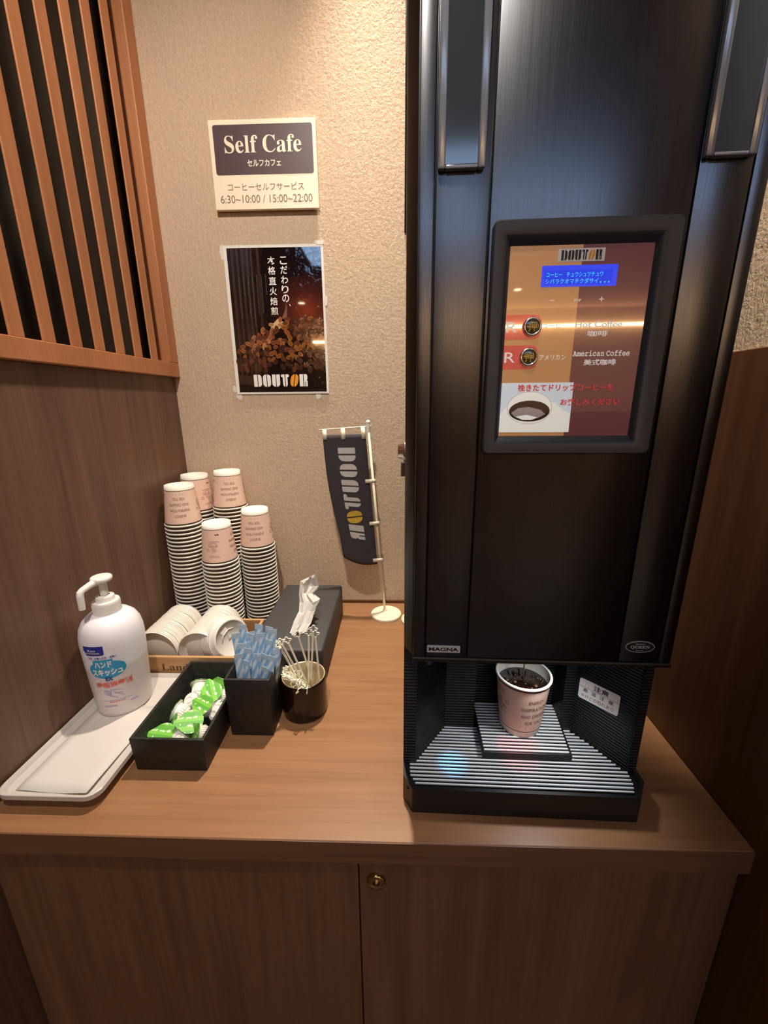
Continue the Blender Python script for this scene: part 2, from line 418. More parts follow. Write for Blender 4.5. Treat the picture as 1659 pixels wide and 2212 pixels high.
struct(MB().box(.002, .911, -.0035, 0, 0, .0065).build('trim_1', M_groove))
tag(MB().box(-.8, 3.5, -5.85, -5.80, 1.40, 1.425).build('cove_light', M_cove), 'warm light strip running along the far lobby wall', 'light')
dl0 = None
dl_names = ['over the counter by the back wall', 'above the spot in front of the machine', 'added close in front to brighten the right wall', 'right of the alcove',
            'at the left of the far row', 'in the middle of the far row', 'at the right of the far row', 'on the left side of the lobby']
for i, (x, y) in enumerate(DOWNLIGHTS):
    if dl0 is None:
        o = dl0 = thing('ceiling_downlight', 'x', 'light', group='ceiling downlights')
        m = MB(); m.lathe([(.040, 0), (.052, 0), (.052, -.006), (.046, -.008), (.040, -.004), (.040, 0)], 32); m.build('trim_ring', M_white, o)
        m = MB(); m.lathe([(0, -.001), (.039, -.001), (.039, -.0005), (0, -.0005)], 32); m.build('lens', M_glow, o)
    else: o = copy_tree(dl0)
    o.location = (x, y, CEIL); o['label'] = 'small round recessed ceiling downlight ' + dl_names[i]
o = thing('ceiling_light_panel', 'cool white flat light panel on the ceiling in front of the alcove', 'light', (.75, -2.6, CEIL))
MB().box(-.97, .97, -.27, .27, -.012, 0, .002).build('frame', M_white, o)
MB().box(-.95, .95, -.25, .25, -.014, -.0121).build('diffuser', M_coolglow, o)

# slatted screen on the left partition
scr = thing('slat_screen', 'brown wooden slatted screen with a frame on the left partition', 'screen', (0, 0, 0))
def lbox(x0, x1, y0, y1, z0, z1, bev=.0015):
    m = MB(); m.box(x0, x1, y0, y1, z0, z1, bev)
    for v in m.bm.verts: v.co.x += LS*v.co.y
    return m
lbox(-.014, .0136, -.73, -.0015, .5568, .5866).build('bottom_rail', M_slat, scr)
lbox(-.014, .0136, -.0315, -.0015, .5866, 1.50).build('stile', M_slat, scr)
lbox(-.014, .0136, -.73, -.70, .5866, 1.50).build('stile', M_slat, scr)
lbox(-.014, .0136, -.73, -.0015, 1.50, 1.53).build('top_rail', M_slat, scr)
for k in range(12):
    yc = -.0836-.0505*k
    lbox(.0082, .0112, yc-.0112, yc+.0112, .5866, 1.50, .001).build('slat', M_slat, scr)

# ------------------------------------------------------------------ counter and cabinet
ct = tag(MB().box(-.015, .912, -.5930, -.004, -.0336, 0, .0008, seg=1).build('countertop', M_counter),
    'walnut brown laminate countertop running across the alcove', 'counter')
M_edge = wood('walnut_edge_shade', lin(104, 74, 50), lin(120, 87, 61), lin(132, 98, 71), 'x', .42)  # countertop walnut darkened, so the front face keeps its shade under the front lamp
MB().box(-.015, .912, -.5938, -.5930, -.0336, -.0012).build('shaded_edge', M_edge, ct)
cab = thing('base_cabinet', 'brown wood grain cabinet under the countertop with a round lock', 'cabinet', (0, 0, FLOOR))
H = -FLOOR
MB().box(-.012, .91, -.567, -.01, .06, H-.0336).build('body', M_panelr, cab)
MB().box(-.010, .91, -.545, -.02, 0, .06).build('plinth', M_blackpl, cab)
MB().box(-.012, .0335, -.584, -.567, .062, H-.037, .0006).build('filler_strip', M_cab, cab)
dL = MB().box(.0345, .4545, -.585, -.567, .062, H-.037, .0006).build('door', M_cab, cab)
dR = MB().box(.4562, .868, -.585, -.567, .062, H-.037, .0006).build('door', M_cab, cab)
MB().box(.869, .911, -.584, -.567, .062, H-.037, .0006).build('filler_strip', M_cab, cab)
m = MB(); m.lathe([(0, .0055), (.0028, .0055), (.003, .0035), (.0085, .003), (.0105, .0055), (.0118, .0035), (.0122, 0)], 36, M=Matrix.Translation((.477, -.585, H-.073)) @ Matrix.Rotation(pi/2, 4, 'X'))
m.box(.4763, .4777, -.5912, -.5900, H-.0755, H-.0705)
m.build('lock', M_brass, dR)

# ------------------------------------------------------------------ logo lettering (two halves with a slit, like split beans)
def logo_letter(ch, x0, x1, z0, z1, fn, m, mat, t=.0004, gap=.09):
    w = x1-x0; h = z1-z0; c = (x0+x1)/2; g = w*gap/2; r = w*.38; s = w*.06
    def add(p): m.shape(p, fn, 0, t, mat)
    L = lambda r4: arc_poly(x0, c-g, z0, z1, r4); R = lambda r4: arc_poly(c+g, x1, z0, z1, r4)
    if ch == 'D': add(L((s, 0, 0, s))); add(R((0, r, r, 0)))
    elif ch == 'O': add(L((r, 0, 0, r))); add(R((0, r, r, 0)))
    elif ch == 'U': add(L((r, 0, 0, s))); add(R((0, r, s, 0)))
    elif ch == 'T':
        q = w*.2
        add([(x0+q, z0+h*.2), (x0+q+w*.06, z0+h*.06), (x0+q+w*.14, z0), (c-g, z0), (c-g, z1), (x0+w*.08, z1), (x0, z1-h*.06), (x0, z1-h*.16), (x0+w*.08, z1-h*.22), (x0+q, z1-h*.22)])
        add([(x1-q, z1-h*.22), (x1-w*.08, z1-h*.22), (x1, z1-h*.16), (x1, z1-h*.06), (x1-w*.08, z1), (c+g, z1), (c+g, z0), (x1-q-w*.14, z0), (x1-q-w*.06, z0+h*.06), (x1-q, z0+h*.2)])
    elif ch == 'B':      # the slanted bean O
        for sd in (-1, 1):
            P = []
            for k in range(17):
                a = pi/2*sd*-1 + (k/16-.5)*0; a = -pi/2+pi*k/16
                P.append((sd*(g*.9+(w/2-g*.9)*math.cos(a)**.7 if math.cos(a) > 1e-6 else sd*0+g*.9), h/2*math.sin(a)))
            add([(c+px+pz*.16*w/h*1.6, (z0+z1)/2+pz) for px, pz in P])
    elif ch == 'R':
        add(L((s, 0, 0, s)))
        add([(c+g, z0), (c+w*.2, z0), (c+w*.2, z0+h*.36), (c+w*.24, z0+h*.40), (c+w*.28, z0+h*.36), (c+w*.28, z0), (x1, z0), (x1, z0+h*.40), (x1-w*.04, z0+h*.48),
             (x1-w*.10, z0+h*.53), (x1-w*.02, z0+h*.60), (x1, z0+h*.70), (x1, z0+h*.88), (x1-w*.08, z0+h*.97), (x1-w*.18, z1), (c+g, z1)])
def logo(m, x0, x1, z0, z1, fn, mat, matO, t=.0004, gap=.09):
    n = 6; pitch = (x1-x0)/(n-.14); w = pitch*.86
    for k, ch in enumerate('DOUTBR'):
        xa = x0+k*pitch; logo_letter(ch, xa, xa+w, z0, z1, fn, m, matO if ch == 'B' else mat, t, gap)

# ------------------------------------------------------------------ coffee machine (own axes: X right, Y back, Z up)
CM = thing('coffee_machine', 'tall black coffee dispenser with a lit blue display standing on the countertop', 'coffee machine', (.511, -.520, 0), -.024)
DY = -.022
ff = lambda u, v, t: (u, DY-t, v)
TOP = .96
m = MB(); m.prism([(0, -.001), (.0095, -.0185), (.2985, -.0185), (.3085, -.001), (.3085, .36), (0, .36)], .2145, TOP, 'z', .0012); m.build('body', M_black, CM, 30)
strips = [(.0105, .0238), (.0248, .0712), (.0722, .2390), (.2406, .2828), (.2842, .2972)]
colp = []
for k, (a, b) in enumerate(strips):
    m = MB(); m.box(a, b, DY, -.0185, .2155, TOP-.002, .0012); colp.append(m.build('door_panel', M_door, CM, 40))
m = MB(); m.box(.0098, .298, -.0235, -.0180, .2095, .2150, .0015); m.build('door_lip', M_blackpl, CM)
# clear covers at the top of the two narrow columns
for k, (a, b, z) in ((1, (.0258, .0655, .6868)), (3, (.2408, .2806, .6885))):
    m = MB(); m.box(a+.004, b-.004, DY-.004, DY, z+.003, TOP-.006, .001); w_ = m.build('clear_cover', M_clear, colp[k])
    m = MB(); m.box(a, a+.0065, DY-.006, DY, z, TOP-.004, .0018); m.box(b-.0065, b, DY-.006, DY, z, TOP-.004, .0018); m.box(a+.0065, b-.0065, DY-.006, DY, z, z+.003, .001)
    m.build('cover_frame', M_cleare, colp[k], 40)
# control panel with its sculpted bezel
cp = MB()
ox0, ox1, oz0, oz1 = .0748, .2321, .4493, .6480; ix0, ix1, iz0, iz1 = .0912, .2134, .4665, .6293
Yo, Yi = DY-.009, DY-.0016
outer = arc_poly(ox0, ox1, oz0, oz1, .005, 5); outer_in = arc_poly(ox0+.0012, ox1-.0012, oz0+.0012, oz1-.0012, .005, 5)
b = bmesh.new()
def ring(P, y): return [b.verts.new((p[0], y, p[1])) for p in P]
n_ = len(outer)
r0 = ring(outer, DY+.0005); r1 = ring(outer, Yo+.0015); r2 = ring(outer_in, Yo)
def inner_pt(p, fx, fz):
    cx, cz = (ox0+ox1)/2, (oz0+oz1)/2
    sx = 1 if p[0] > cx else -1; sz = 1 if p[1] > cz else -1
    return (cx+sx*fx, cz+sz*fz)
hw, hh = (ix1-ix0)/2, (iz1-iz0)/2; cxo = ((ix0+ix1)/2-(ox0+ox1)/2); czo = ((iz0+iz1)/2-(oz0+oz1)/2)
steps = [(hw+.0125, hh+.0125, Yo+.0002), (hw+.0060, hh+.0080, Yo+.0012), (hw+.0025, hh+.0045, Yo+.0036), (hw, hh, Yi)]
rings_ = [r0, r1, r2]
for fx, fz, y in steps:
    rings_.append([b.verts.new((inner_pt(p, fx, fz)[0]+cxo, y, inner_pt(p, fx, fz)[1]+czo)) for p in outer])
for A_, B_ in zip(rings_, rings_[1:]):
    for k in range(n_):
        k2 = (k+1) % n_
        b.faces.new((A_[k], A_[k2], B_[k2], B_[k]))
bmesh.ops.remove_doubles(b, verts=b.verts[:], dist=1e-6)
bmesh.ops.recalc_face_normals(b, faces=b.faces[:])
cp._merge(b, 0)
bez = cp.build('control_panel', M_bezel, CM, 35)
pf = lambda u, v, t: (u, Yi-.0002-t, v)
m = MB(); m.box(ix0-.001, .1535, Yi-.0002, Yi+.0012, iz0-.001, iz1+.001, mat=0); m.box(.1535, ix1+.001, Yi-.0002, Yi+.0012, iz0-.001, iz1+.001, mat=1)
m.build('panel_face', [M_tan, M_maroon], bez)
m = MB(); m.shape(arc_poly(.1325, .1722, .6163, .6266, .0003), pf, 0, .0005, 0); logo(m, .1352, .1695, .6174, .6253, lambda u, v, t: pf(u, v, t+.0005), 1, 2, .0002, .16)
m.build('logo_plate', [M_wtx, M_ktx, M_orange], bez)
m = MB(); m.shape(arc_poly(.1198, .1848, .5966, .6136, .0004), pf, 0, .0004, 0); m.shape(arc_poly(.1226, .1806, .5982, .6096, 0), pf, .0004, .0005, 1)
pf2 = lambda u, v, t: pf(u, v, t+.0005)
m.text('コーヒー', .1238, .1372, .6046, .6080, pf2, .0002, 2); m.text('チュウシュツチュウ', .1412, .1726, .6044, .6083, pf2, .0002, 2)
m.text('シバラクオマチクダサイ', .1234, .1690, .5990, .6030, pf2, .0002, 2)
for x in (.1706, .1742, .1776): m.shape(arc_poly(x, x+.0011, .5992, .6003, 0), pf2, 0, .0002, 2)
m.build('display', [M_lcd, M_lcd2, M_lcdt], bez)
m = MB()
m.text('−', .1287, .1330, .5855, .5861, pf, .0003); m.text('STOP', .1500, .1560, .5846, .5866, pf, .0003); m.text('+', .1718, .1758, .5842, .5880, pf, .0003)
m.text('コーヒー', .1240, .1472, .5630, .5668, pf, .0003); m.text('Hot Coffee', .1537, .1947, .5632, .5680, pf, .0003, bold=.008); m.text('咖啡', .1653, .1830, .5552, .5602, pf, .0003, bold=.012)
m.text('アメリカン', .1239, .1478, .5356, .5402, pf, .0003); m.text('𝙰𝚖𝚎𝚛𝚒𝚌𝚊𝚗 𝙲𝚘𝚏𝚏𝚎𝚎', .1540, .2048, .5384, .5434, pf, .0003, bold=.012); m.text('美式咖啡', .1645, .1935, .5305, .5358, pf, .0003, bold=.015)
m.build('lettering', M_lit, bez)
m = MB(); m.text('挽きたてドリップコーヒーを', .1062, .1936, .5078, .5142, lambda u, v, t: pf(u, v, t+.0007), .0003, bold=.025); m.text('お楽しみください', .1468, .2014, .4948, .5008, lambda u, v, t: pf(u, v, t+.0007), .0003, bold=.025)
m.build('red_lettering', M_redtx, bez)
m = MB(); m.shape(arc_poly(ix0, .1575, .4697, .5155, 0), pf, 0, .0005, 0)
q = lambda u, v, t: pf(u, v, t+.0005)
m.shape([(ix0+.0001, .4699), (.1574, .4699), (.1574, .487), (.150, .490), (.142, .497), (.130, .499), (.100, .497), (.093, .489), (ix0+.0001, .486)], q, 0, .0001, 1)
m.shape(ellipse(.1185, .4925, .0208, .0148), q, .0001, .0002, 1); m.shape(ellipse(.1185, .4925, .0212, .0151), q, 0, .00012, 3)
m.shape(ellipse(.1186, .4896, .0192, .0098), q, .0002, .0003, 2)
m.shape([(.1015, .488), (.108, .4925), (.118, .4935), (.1285, .491), (.134, .487), (.129, .484), (.122, .4815), (.112, .4815), (.105, .4845)], q, .0003, .0004, 3)
m.shape([(.106, .4845), (.116, .4862), (.1265, .4838), (.121, .4815), (.113, .4815)], q, .0004, .0005, 1)
m.build('photo_print', [M_photo, M_photow, M_photod, M_photom], bez)
for zc, xr in ((.5642, .1148), (.5382, .1138)):
    m = MB(); m.shape(arc_poly(ix0, xr+.0082, zc-.0105, zc+.0103, (0, .006, .006, 0)), pf, 0, .0004, 0)
    m.text('R', ix0+.0008, ix0+.0103, zc-.0046, zc+.0044, lambda u, v, t: pf(u, v, t+.0004), .0002, 1)
    m.build('red_tag', [M_red, M_lit], bez)
    m = MB(); RM = Matrix.Translation((xr, Yi-.0006, zc)) @ Matrix.Rotation(pi/2, 4, 'X')
    m.lathe([(.0084, 0), (.0084, .0018), (.0076, .0030), (.0064, .0030), (.0058, .0018)], 36, mat=0, M=RM); m.lathe([(.0059, .0017), (.0045, .0022), (0, .0024)], 36, mat=1, M=RM)
    m.text('押', xr-.0040, xr+.0040, zc-.0042, zc+.0040, lambda u, v, t: (u, Yi-.0032-t, v), .0002, 2, bold=.01)
    m.build('button', [M_chrome, M_gold, M_goldtx], bez)
# badges on the door
m = MB(); m.shape(arc_poly(.0265, .0638, .2219, .2305, .0003), ff, 0, .0006, 0); m.text('MAGNA', .0283, .0621, .2238, .2286, lambda u, v, t: ff(u, v, t+.0006), .0002, 1, bold=.035)
m.build('name_badge', [M_silver, M_ktx], colp[1])
m = MB(); m.shape(ellipse(.2612, .2351, .0156, .0071, 48), ff, 0, .0005, 0); m.shape(ellipse(.2612, .2351, .0149, .0064, 48), ff, .0005, .0006, 1)
m.text('𝐐𝐔𝐄𝐄𝐍', .2510, .2712, .2325, .2368, lambda u, v, t: ff(u, v, t+.0006), .0002, 0, bold=.01)
m.shape(arc_poly(.2560, .2658, .2384, .2391, 0), ff, .0006, .0008, 0); m.shape(arc_poly(.2570, .2650, .2304, .2309, 0), ff, .0006, .0008, 0)
m.build('oval_badge', [M_silver, M_ktx], colp[3])
# lower part: two pillars, the recess behind the cup, foot with the drip grate
m = MB(); m.prism([(0, .30), (0, .006), (.0165, .006), (.0172, .010), (.0605, .072), (.0605, .30)], .028, .2145); m.build('side_pillar', M_rib, CM)
m = MB(); m.prism([(.2425, .30), (.2425, .073), (.2905, .010), (.2912, .006), (.301, .006), (.301, .30)], .028, .2145); m.build('side_pillar', M_rib, CM)
m = MB(); m.box(.0605, .103, .072, .30, .028, .2145); m.box(.228, .2425, .073, .30, .028, .2145); m.box(.103, .228, .112, .30, .028, .2145); m.build('recess_wall', M_rib, CM)
foot = [(0, .30), (0, -.016), (.0112, -.036), (.2855, -.036), (.3012, -.013), (.3012, .30)]
foot_in = [(.004, .30), (.004, -.0145), (.0135, -.0315), (.2835, -.0315), (.2972, -.0118), (.2972, .30)]
m = MB(); m.prism(foot, 0, .0275, 'z', .001)
b = bmesh.new()
def rr_(P, z): return [b.verts.new((p[0], p[1], z)) for p in P]
A0, A1, B1, B0 = rr_(foot, .0265), rr_(foot, .0378), rr_(foot_in, .0378), rr_(foot_in, .0265)
for X_, Y_ in ((A0, A1), (A1, B1), (B1, B0)):
    for k in range(len(foot)):
        k2 = (k+1) % len(foot); b.faces.new((X_[k], X_[k2], Y_[k2], Y_[k]))
bmesh.ops.recalc_face_normals(b, faces=b.faces[:]); m._merge(b, 0)
m.build('drip_tray', M_blackpl, CM)
def interp(Y, T):
    for (y0, x0), (y1, x1) in zip(T, T[1:]):
        if y0 <= Y <= y1: return x0+(x1-x0)*(Y-y0)/(y1-y0) if y1 > y0 else x0
    return T[-1][1]
TL = [(-.03, .0195), (-.0103, .0086), (.0066, .0086), (.0067, .0172), (.0219, .0175), (.073, .0605)]
TR = [(-.03, .282), (-.0120, .2895), (.0060, .2915), (.0110, .2850), (.0505, .2620), (.0735, .2420)]
m = MB(); m.prism([(.005, -.028), (.288, -.028), (.292, .006), (.242, .072), (.0605, .072), (.005, .006)], .0274, .0290, mat=1)
for k in range(18):
    Y = -.0222+k*.00556
    m.box(interp(Y, TL), interp(Y, TR), Y-.0011, Y+.0011, .0300, .0325, .0005, 0, 1)
m.box(.06, .063, -.022, .07, .0290, .0300, mat=1); m.box(.145, .148, -.022, .07, .0290, .0300, mat=1); m.box(.23, .233, -.022, .07, .0290, .0300, mat=1)
m.build('drip_grate', [M_steel, M_gap], CM)
m = MB(); m.prism([(.1068, .0172), (.2245, .0172), (.2325, .111), (.1085, .111)], .0330, .0440, 'z', .0006, 0)
for k in range(16):
    Y = .0205+k*.0058; m.box(.1085, .2212+.009*(Y-.02)/.09, Y-.0012, Y+.0012, .0440, .0462, .0005, 1, 1)
m.build('cup_stand', [M_blackpl, M_steel], CM)
m = MB(); m.box(.118, .215, .032, .108, .196, .2145, .003); m.lathe([(0, .178), (.006, .178), (.008, .196)], 20, M=Matrix.Translation((.168, .068, 0))); m.build('spout', M_blackpl, CM)
m = MB(); m.lathe([(.0075, .2140), (.0085, .186), (.0105, .184), (.0105, .176), (.008, .174), (.008, .170), (0, .170)], 24, mats=[0, 0, 1, 1, 0, 0], M=Matrix.Translation((.030, .034, 0))); m.build('hot_water_spout', [M_blackpl, M_bezel], CM)
# warning sticker on the slanted right wall of the recess
p0, p1 = Vector((.2462, .0686, 0)), Vector((.2790, .0256, 0)); dd = (p1-p0); Ls = dd.length; dd.normalize(); nn = Vector((-abs(dd.y), -abs(dd.x), 0)).normalized()
nn = Vector((dd.y, -dd.x, 0)); nn = nn if nn.x < 0 else -nn
def sf(u, v, t):
    p = p0+dd*u+nn*(.0006+t); return (p.x, p.y, .0958+v+u*.09)
m = MB(); m.shape(arc_poly(0, Ls, 0, .0315, .003), sf, 0, .0003, 0)
s2 = lambda u, v, t: sf(u, v, t+.0003)
m.shape(arc_poly(.001, Ls-.001, .0190, .0194, 0), s2, 0, .0001, 1)
m.text('⚠', .004, .0135, .0200, .0290, s2, .0001, 2); m.text('注意', .0195, .0400, .0205, .0290, s2, .0001, 1, bold=.02)
for k, ch in enumerate('高温注意'): m.text(ch, .006+k*.0115, .0125+k*.0115, .0120, .0180, s2, .0001, 1, bold=.01)
m.text('やけどの恐れあり', .004, .048, .0030, .0090, s2, .0001, 1)
m.build('warning_sticker', [M_wtx, M_ktx, M_photom], CM)
m = MB(); RX = Matrix.Translation((0, .1, .437)) @ Matrix.Rotation(-pi/2, 4, 'Y')
m.lathe([(.013, 0), (.013, .002), (.010, .003), (.009, .009), (.006, .010), (0, .010)], 28, M=RX); m.box(-.006, 0, .092, .108, .405, .424, .001)
m.build('side_lock', M_chrome, CM)
# lamps inside the machine, under the door
m = MB(); m.box(.050, .222, .016, .030, .2095, .2145, .001); m.build('lamp_strip', M_bezel, CM)
def mlight(*a, **k): o = light(*a, **k); o.parent = CM; return o
mlight('recess_white_lamp', 'SPOT', (.195, .012, .2085), 1.3, (.9, .95, 1), (.165, .015, .03), .01, 1.9, .9)
mlight('recess_blue_lamp', 'SPOT', (.064, .024, .205), 4.5, (.05, .40, 1), (.066, .008, .03), .004, .27, .95)
mlight('recess_red_lamp', 'SPOT', (.171, .025, .205), 1.5, (1, .04, .03), (.157, .029, .046), .003, .42, .9)

# ------------------------------------------------------------------ paper cups
CR0, CR1, CH = .0283, .0385, .085
crad = lambda z: CR0+(CR1-.0014-CR0)*z/CH
def cup_mesh(zb):
    prof = [(0, .006), (CR0-.002, .006), (CR0-.002, 0), (CR0, 0), (crad(.0092), .0092), (crad(.0104), .0104), (crad(zb), zb), (crad(.0826), .0826)]
    mats_ = [0, 0, 0, 0, 2, 1, 2]
    for k in range(9):
        a = -pi/2+k/8*pi*1.35; prof.append((CR1-.0019+.0019*math.cos(a), .0836+.0019*math.sin(a)))
        mats_.append(0)
    prof += [(crad(.083)-.0006, .0826), (crad(.007)-.0006, .007), (0, .0066)]; mats_ += [0, 0, 0]
    m = MB(); m.lathe(prof, 48, mats_[:len(prof)-1])
    o = m.build('paper_cup', [M_cupw, M_cupp, M_cupb]); me = o.data; bpy.data.objects.remove(o); return me
cup_me, cup_me2 = cup_mesh(.0785), cup_mesh(.0738)
def cupfn(a0): return lambda u, v, t: ((crad(v)+.0001+t)*math.cos(a0+u/.034), (crad(v)+.0001+t)*math.sin(a0+u/.034), v)
def cup_print(parent):
    m = MB()
    for a0 in (pi/2, -pi/2):
        f = cupfn(a0)
        m.text('ENERGY', -.011, .011, .0590, .0645, f, .0001, 0); m.text('INSPIRATION', -.0195, .0195, .0470, .0527, f, .0001, 0)
        m.text('AND DREAMS', -.0200, .0200, .0350, .0407, f, .0001, 0); m.text('FOR YOU', -.0125, .0125, .0230, .0287, f, .0001, 0)
        for k in range(4): m.shape(ellipse(-.0105+k*.007, .0165, .0006, .0006, 8), f, 0, .0001, 1)
    for a0 in (0, pi):
        f = cupfn(a0)
        def arc(cx, cz, a, b, t0, t1, n=16, w=.00035):
            for k in range(n):
                p = [(cx+a*math.cos(t0+(t1-t0)*j/n), cz+b*math.sin(t0+(t1-t0)*j/n)) for j in (k, k+1)]
                d = Vector((p[1][0]-p[0][0], p[1][1]-p[0][1])); d.normalize(); nx, nz = -d.y*w, d.x*w
                m.shape([(p[0][0]-nx, p[0][1]-nz), (p[1][0]-nx, p[1][1]-nz), (p[1][0]+nx, p[1][1]+nz), (p[0][0]+nx, p[0][1]+nz)], f, 0, .0001, 0)
        arc(0, .044, .0075, .0075, pi, 2*pi); arc(0, .044, .0075, .0016, 0, 2*pi); arc(.0085, .0415, .0028, .0030, -1.6, 1.6, 8); arc(0, .0355, .012, .0018, pi, 2*pi)
        for x in (-.003, 0, .003): arc(x, .0495, .0009, .0022, -pi/2, pi/2, 6); arc(x, .054, .0009, .0022, pi/2, 1.5*pi, 6)
        arc(.013, .052, .0028, .0028, 0, 2*pi, 12)
        m.shape(ellipse(-.011, .0200, .0016, .0020, 12, .3), f, 0, .0001, 1); m.shape(ellipse(-.0065, .0200, .0026, .0012, 12, -.2), f, 0, .0001, 1)
        for k, (x0, x1) in enumerate(((-.009, .009), (-.011, .011))): 
            for j in range(9): m.shape(arc_poly(x0+(x1-x0)*j/9, x0+(x1-x0)*(j+.7)/9, .0640+k*.0028, .0648+k*.0028, 0), f, 0, .0001, 0)
    return m.build('cup_print', [M_ink, M_inkd], parent)
P_ = .0086
stacks = [('front left', .0400, -.1190, 30, .35), ('back left', .0365, -.0420, 31, -.35), ('back right', .1135, -.0420, 32, .45), ('front middle', .1200, -.1380, 21, -1.45), ('right-hand', .1870, -.0900, 23, .20)]
print_me = None
for nm, x, y, n, ang in stacks:
    for k in range(n):
        o = bpy.data.objects.new('paper_cup', cup_me if k == n-1 else cup_me2); COL.objects.link(o)
        jx, jy = random.uniform(-.0003, .0003), random.uniform(-.0003, .0003)
        o.matrix_world = Matrix.Translation((x+jx, y+jy, .0853+k*P_)) @ Matrix.Rotation(ang, 4, 'Z') @ Matrix.Rotation(pi, 4, 'X')
        i = n-1-k
        lab = 'printed pink paper cup standing upside down, topmost of the %s stack' % nm if i == 0 else 'white rimmed paper cup nested upside down, %s from the top of the %s stack' % (ORD[i], nm)
        tag(o, lab, 'cup', 'paper cups in the %s stack' % nm)
        if i == 0:
            if print_me is None: print_me = cup_print(o).data
            else: c = bpy.data.objects.new('cup_print', print_me); COL.objects.link(c); c.parent = o
c_, s_ = math.cos(-.024), math.sin(-.024)
cupx, cupy = .511+.168*c_-.070*s_, -.520+.168*s_+.070*c_
o = bpy.data.objects.new('paper_cup', cup_me); COL.objects.link(o); o.location = (cupx, cupy, .0463); o.rotation_euler = (0, 0, -2.85)
tag(o, 'upright pink paper cup being filled with black coffee in the machine', 'cup')
c = bpy.data.objects.new('cup_print', print_me); COL.objects.link(c); c.parent = o
m = MB(); zc = .068; m.lathe([(0, zc), (crad(zc)-.0009, zc), (crad(zc)-.0009, zc-.003), (0, zc-.003)], 40, mat=0)
for k in range(46):
    a = random.uniform(0, 2*pi); r = (crad(zc)-.004)*math.sqrt(random.random()); rb = random.uniform(.0008, .0026)
    m.lathe([(rb, -.0002), (rb*.8, rb*.35), (rb*.4, rb*.55), (0, rb*.6)], 10, mat=1 if random.random() < .6 else 0, M=Matrix.Translation((r*math.cos(a), r*math.sin(a), zc)))
m.build('coffee', [M_coffee, M_foam], o)
m = MB(); m.tube([(.0, .0, .069), (.0002, 0, .10), (0, 0, .135)], [.0012, .0009, .0011], 8); m.build('coffee_stream', M_foam, o)

# ------------------------------------------------------------------ bamboo box with the lids
bx = thing('wooden_box', 'low light bamboo box holding white lids in front of the paper cup stacks', 'box', (0, 0, 0))
X0, X1, Y0, Y1, ZB = .004, .2195, -.3180, -.1790, .053
m = MB(); m.box(X0, X1, Y0, Y1, .0005, .006, .0006)
m.box(X0, X1, Y0, Y0+.006, .0062, ZB, .0006); m.box(X0, X1, Y1-.006, Y1, .0062, ZB, .0006); m.box(X0, X0+.006, Y0+.0062, Y1-.0062, .0062, ZB, .0006); m.box(X1-.006, X1, Y0+.0062, Y1-.0062, .0062, ZB, .0006)
m.build('box_body', M_bamboo, bx)
m = MB(); m.text('𝐋𝐚𝐧𝐝 𝐨', .0700, .1390, .0255, .0385, lambda u, v, t: (u, Y0-t, v), .0003); m.build('lettering', mat('burnt_brown_lettering', lin(92, 52, 26), .6), bx)
def lid_obj(detail=False):
    R = .0415
    prof = [(R-.0006, 0), (R, .0006), (R, .0034), (R-.0008, .0040), (R-.0022, .0044), (R-.0052, .0118), (R-.0062, .0136), (R-.0078, .0142), (R-.0092, .0136), (R-.0100, .0105), (0, .0105)]
    m = MB(); m.lathe(prof, 48, mat=0)
    m.lathe([(R-.0006, 0), (R-.0030, .0040), (R-.0060, .0115), (R-.0085, .0128), (R-.0105, .0098), (0, .0098)], 48, mat=1)
    return m
lid0 = lid_obj().build('cup_lid', [M_lid, M_lidin]); lid_me = lid0.data; bpy.data.objects.remove(lid0)
def put_lid(p, ax, lab, group, roll=0):
    o = bpy.data.objects.new('cup_lid', lid_me); COL.objects.link(o)
    q_ = Vector(ax).normalized().to_track_quat('Z', 'Y')
    o.matrix_world = Matrix.Translation(p) @ q_.to_matrix().to_4x4() @ Matrix.Rotation(roll, 4, 'Z')
    return tag(o, lab, 'lid', group)
for nm, x, n, yb in (('left', .0490, 24, -.2960), ('right', .1325, 24, -.2960)):
    for k in range(n):
        lab = ('white plastic cup lid at the front end of the %s lying row, hollow side showing' % nm) if k == 0 else 'white plastic cup lid lying on edge, %s from the front in the %s row' % (ORD[k], nm)
        put_lid((x+random.uniform(-.0006, .0006), yb+k*.0046, .0480), (.04, 1, 0), lab, 'cup lids in the %s row' % nm)
ax = Vector((.80, -.52, .30)).normalized(); base = Vector((.1580, -.2580, .0570))
for k in range(5):
    i = 4-k
    lab = 'white plastic cup lid with open drinking tab, facing right beside the blue sachets' if i == 0 else 'white plastic cup lid tilted right, %s behind the open drinking tab lid' % ['', 'first', 'second', 'third', 'fourth'][i]
    o = put_lid(base+ax*.0065*k, ax, lab, 'cup lids leaning to the right', .5)
    if i == 0:
        m = MB(); m.shape([(-.006, .014), (.006, .014), (.0075, .024), (-.0075, .024)], lambda u, v, t: (u, v, .0107+t), 0, .0006, 0)
        m.tube([(-.016, .010, .0112), (-.008, .0165, .0116), (.008, .0165, .0116), (.016, .010, .0112)], .0011, 8)
        m.prism([(-.004, .002), (.004, .002), (0, .010)], .0107, .0125); m.shape([(-.008, -.030), (.008, -.030), (.007, -.041), (-.007, -.041)], lambda u, v, t: (u, v, .0020+t), 0, .0010, 0)
        m.build('drinking_tab', M_lid, o)

